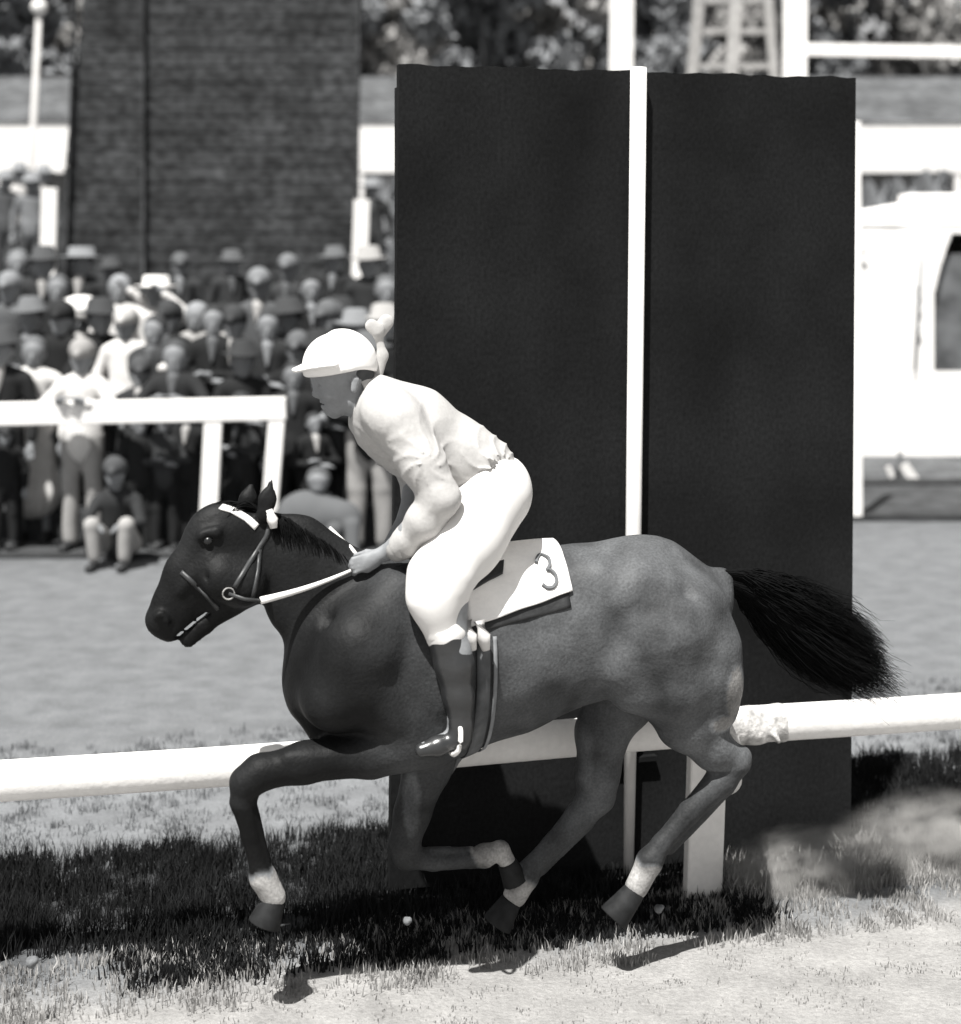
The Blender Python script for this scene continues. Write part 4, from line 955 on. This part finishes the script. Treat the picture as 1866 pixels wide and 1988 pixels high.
m_ = MB(); m_.bar(f20.P(1752, 900)*np.array([1, 0, 1])+np.array([0, -.05, 0]), f20.P(1775, 935)*np.array([1, 0, 1])+np.array([0, -.1, 0]), .08, .1); m_.bar(f20.P(1722, 905)*np.array([1, 0, 1])+np.array([0, -.05, 0]), f20.P(1730, 925)*np.array([1, 0, 1])+np.array([0, -.05, 0]), .05, .06)
m_.build('rag', mat('rag', .6, .9), st)

# ================================================================== PAVILION far behind
pv = empty('pavilion', (0, 45, 0)); tag(pv, 'long pale pavilion with grey roof below the trees', 'building')
zE, zF, zR = 6.25, 4.95, 8.0
m_ = MB(); m_.add([(-24, -.5, zE), (24, -.5, zE), (24, 4.5, zR), (-24, 4.5, zR), (-24, 9.5, zE), (24, 9.5, zE)], [(0, 1, 2, 3), (3, 2, 5, 4)]); m_.build('roof', mat('slate', .085, .9, .45, .9, .4, 4), pv)
m_ = MB(); m_.box(-24, 24, -.45, -.3, zF, zE-.01); m_.build('fascia', white, pv)
m_ = MB(); m_.box(-23.5, 23.5, 1.5, 1.7, 0, zE-.02); m_.build('wall', mat('pale_render', .27, .9, .3, .8, .2, 8), pv)
for k in range(15):
    x = -22+k*3.14; m_ = MB(); m_.box(x-.09, x+.09, -.42, -.24, 0, zF-.002); m_.build('post', white, pv)
for k in range(14):
    x = -20.4+k*3.14; w_ = MB(); w_.box(x-.75, x+.75, 1.44, 1.49, 1.2, 3.0); f_ = w_.build('window', mat('window_dark', .08, .3), pv)
    q_ = MB(); q_.box(x-.03, x+.03, 1.40, 1.438, 1.2, 3.0); q_.box(x-.75, x+.75, 1.40, 1.438, 2.07, 2.13); q_.build('glazing_bar', white, f_)

# ================================================================== TREES and shrubs
leaf = mat('foliage', .2, .8, .35, .5, .4, 3, spec=.2); leaf2 = mat('foliage_pale', .28, .8, .35, .5, .4, 3, spec=.2)
def leaves(name, blobs, cnt, size):
    P_ = []; 
    wts = np.array([b[3]**2 for b in blobs]); wts = wts/wts.sum(); ids = rng.choice(len(blobs), cnt, p=wts)
    B = np.array(blobs)[ids]; d = rng.normal(size=(cnt, 3)); d /= np.linalg.norm(d, axis=1, keepdims=True); r = B[:, 3]*rng.uniform(.45, 1.08, cnt)
    c = B[:, :3]+d*r[:, None]*np.array([1, 1, .8])
    a = rng.normal(size=(cnt, 3)); a /= np.linalg.norm(a, axis=1, keepdims=True); b = np.cross(a, rng.normal(size=(cnt, 3))); b /= np.linalg.norm(b, axis=1, keepdims=True)
    sz = size*rng.uniform(.5, 1.5, (cnt, 1)); V = np.stack([c-a*sz, c+b*sz*.6, c+a*sz, c-b*sz*.6], 1).reshape(-1, 3); Q = np.arange(cnt*4).reshape(-1, 4)
    return mesh_arrays(name, V, Q, False)
def tree_proto(seed, hgt, spread, cnt):
    r_ = np.random.default_rng(seed); bl = []; tk = MB(); tk.tube([(0, 0, 0), (.1, 0, hgt*.3), (0, .1, hgt*.7)], [.32, .24, .1], 10)
    for i in range(34):
        z_ = r_.uniform(.12, 1)*hgt; ww = spread*math.sin(min(1, (1.08-z_/hgt)*1.5)*math.pi/2)
        a = r_.uniform(0, 6.28); rr = ww*math.sqrt(r_.uniform(0, 1)); x, y = rr*math.cos(a), rr*math.sin(a); R_ = r_.uniform(.6, 1.35); bl.append((x, y, z_, R_))
        if i % 4 == 0: tk.tube([(0, 0, max(.5, z_*.55)), (x*.5, y*.5, z_*.8), (x, y, z_)], [.09, .06, .03], 6)
    return leaves('tree_crown', bl, cnt, .22), tk
TP = [tree_proto(s, h, sp, 9000) for s, h, sp in ((1, 11, 3.0), (2, 14, 3.6), (3, 12.5, 3.3))]
bark = mat('bark', .06, .9, .3, 4)
tm = [(c, t_.build('tree_trunk_source', bark)) for c, t_ in TP]
for _, o in tm: COL.objects.unlink(o)
side_words = ['at the far left', 'behind the left edge of the hoarding', 'behind the left half of the hoarding', 'behind the middle of the hoarding', 'behind the right half of the hoarding', 'above the gap between hoarding and board', 'above the left corner of the board', 'above the left black panel', 'left of the left gantry post', 'right of the left gantry post', 'behind the trestle', 'left of the right gantry post', 'right of the right gantry post', 'above the marquee', 'at the far right']
for i in range(15):
    for row in range(2):
        X = -20+i*2.9+row*1.4+random.uniform(-.5, .5); Y = 57+row*6+random.uniform(-1, 1); k = (i*2+row*1) % 3
        t_ = empty('tree', (X, Y, 0), random.uniform(0, 6)); t_.scale = (1.0, 1.0, random.uniform(.95, 1.2))
        tag(t_, ('leafy tree in the nearer row ' if row == 0 else 'tree in the farther row ')+side_words[i], 'tree', 'trees behind the pavilion')
        part('crown', tm[k][0], leaf if (i+row) % 2 else leaf2, t_); part('trunk', tm[k][1].data, bark, t_)
shr = leaves('shrub_leaves', [(0, 0, .5, .6), (.5, .1, .45, .5), (-.5, 0, .5, .5), (0.1, .1, 1.0, .45), (-.3, .1, .9, .4)], 1800, .10)
for i, (x, y, Y, s_, lab) in enumerate([(1690, 405, 36, 1.6, 'grey shrub above the marquee roof beside the board'), (1745, 400, 37, 1.8, 'taller shrub above the middle of the marquee roof'), (1800, 385, 36.5, 1.4, 'small shrub near the marquee ridge'), (740, 400, 34, 1.2, 'shrub in the gap between hoarding and board'), (20, 400, 34, 1.3, 'shrub at the left edge behind the crowd')]):
    f = XF(Y); X = f.P(x, y)[0]; z_ = f.P(x, y)[2]; o = empty('shrub', (X, Y, 0)); s2 = max(z_/1.2, .5)
    o.scale = (s_, s_, s2); tag(o, lab, 'shrub', 'shrubs before the pavilion'); part('foliage', shr, mat('foliage_light', .2, .8, .4, 2), o)
# a few distant people before the pavilion, left
for i, (x, t_, Y, j, lab) in enumerate([(12, 330, 27, .08, 'distant dark figure at the left edge'), (38, 315, 28, .7, 'distant figure in white below the thin pole'), (62, 335, 26.5, .2, 'distant grey figure right of the thin pole'), (85, 320, 29, .06, 'distant dark figure next to the short white post'), (722, 345, 27, .04, 'distant dark-headed figure in the gap right of the hoarding')]):
    person(x, t_, Y, lab, 'down', j, .08, 'fedora', .2, .35, base=max(0, CH-(t_-HZ)/F*Y-1.85), hz=1.03, group='distant people before the pavilion')
m_ = MB(); m_.box(-14, -.9, 25.6, 31, 0, 2.1); o = m_.build('bank', mat('bank_grass', .16, .95, .3, 2, .3, 20)); o['kind'] = 'structure'

# ================================================================== DUST thrown up behind the hind feet
dv = bpy.data.materials.new('dust_air'); dv.use_nodes = True; t = dv.node_tree; t.nodes.remove(t.nodes['Principled BSDF'])
pvn = t.nodes.new('ShaderNodeVolumePrincipled'); pvn.inputs['Color'].default_value = (.95, .93, .9, 1)
tc = t.nodes.new('ShaderNodeTexCoord'); nz_ = t.nodes.new('ShaderNodeTexNoise'); nz_.inputs['Scale'].default_value = 3.2; nz_.inputs['Detail'].default_value = 7
gs = t.nodes.new('ShaderNodeTexGradient'); gs.gradient_type = 'SPHERICAL'; t.links.new(tc.outputs['Object'], gs.inputs[0]); t.links.new(tc.outputs['Object'], nz_.inputs['Vector'])
mr = t.nodes.new('ShaderNodeMapRange'); mr.inputs[1].default_value = .4; mr.inputs[2].default_value = .68; mr.inputs[3].default_value = 0; mr.inputs[4].default_value = 27; t.links.new(nz_.outputs[0], mr.inputs[0])
mu = t.nodes.new('ShaderNodeMath'); mu.operation = 'MULTIPLY'; t.links.new(mr.outputs[0], mu.inputs[0]); t.links.new(gs.outputs['Fac'], mu.inputs[1])
t.links.new(mu.outputs[0], pvn.inputs['Density']); t.links.new(pvn.outputs[0], t.nodes['Material Output'].inputs['Volume'])
me, _ = sdf_mesh('dust_cloud', [C((0, 0, 0), (0, 0, 0), 1.0)], .1)
for x, y, w_, sx, sy, sz, lab in ((1560, 1690, -.02, .40, .15, .20, 'pale dust thrown up beside the rail post behind the horse'), (1800, 1640, .1, .5, .2, .26, 'pale dust hanging over the turf at the lower right edge')):
    q = RF.P(x, y, w_); o = link('dust_cloud', me, dv); o.location = (RF.c*q[0]-RF.s*q[1], RF.y0+RF.s*q[0]+RF.c*q[1], q[2]); o.rotation_euler = (0, 0, RF.a); o.scale = (sx, sy, sz); tag(o, lab, 'dust', kind='stuff')
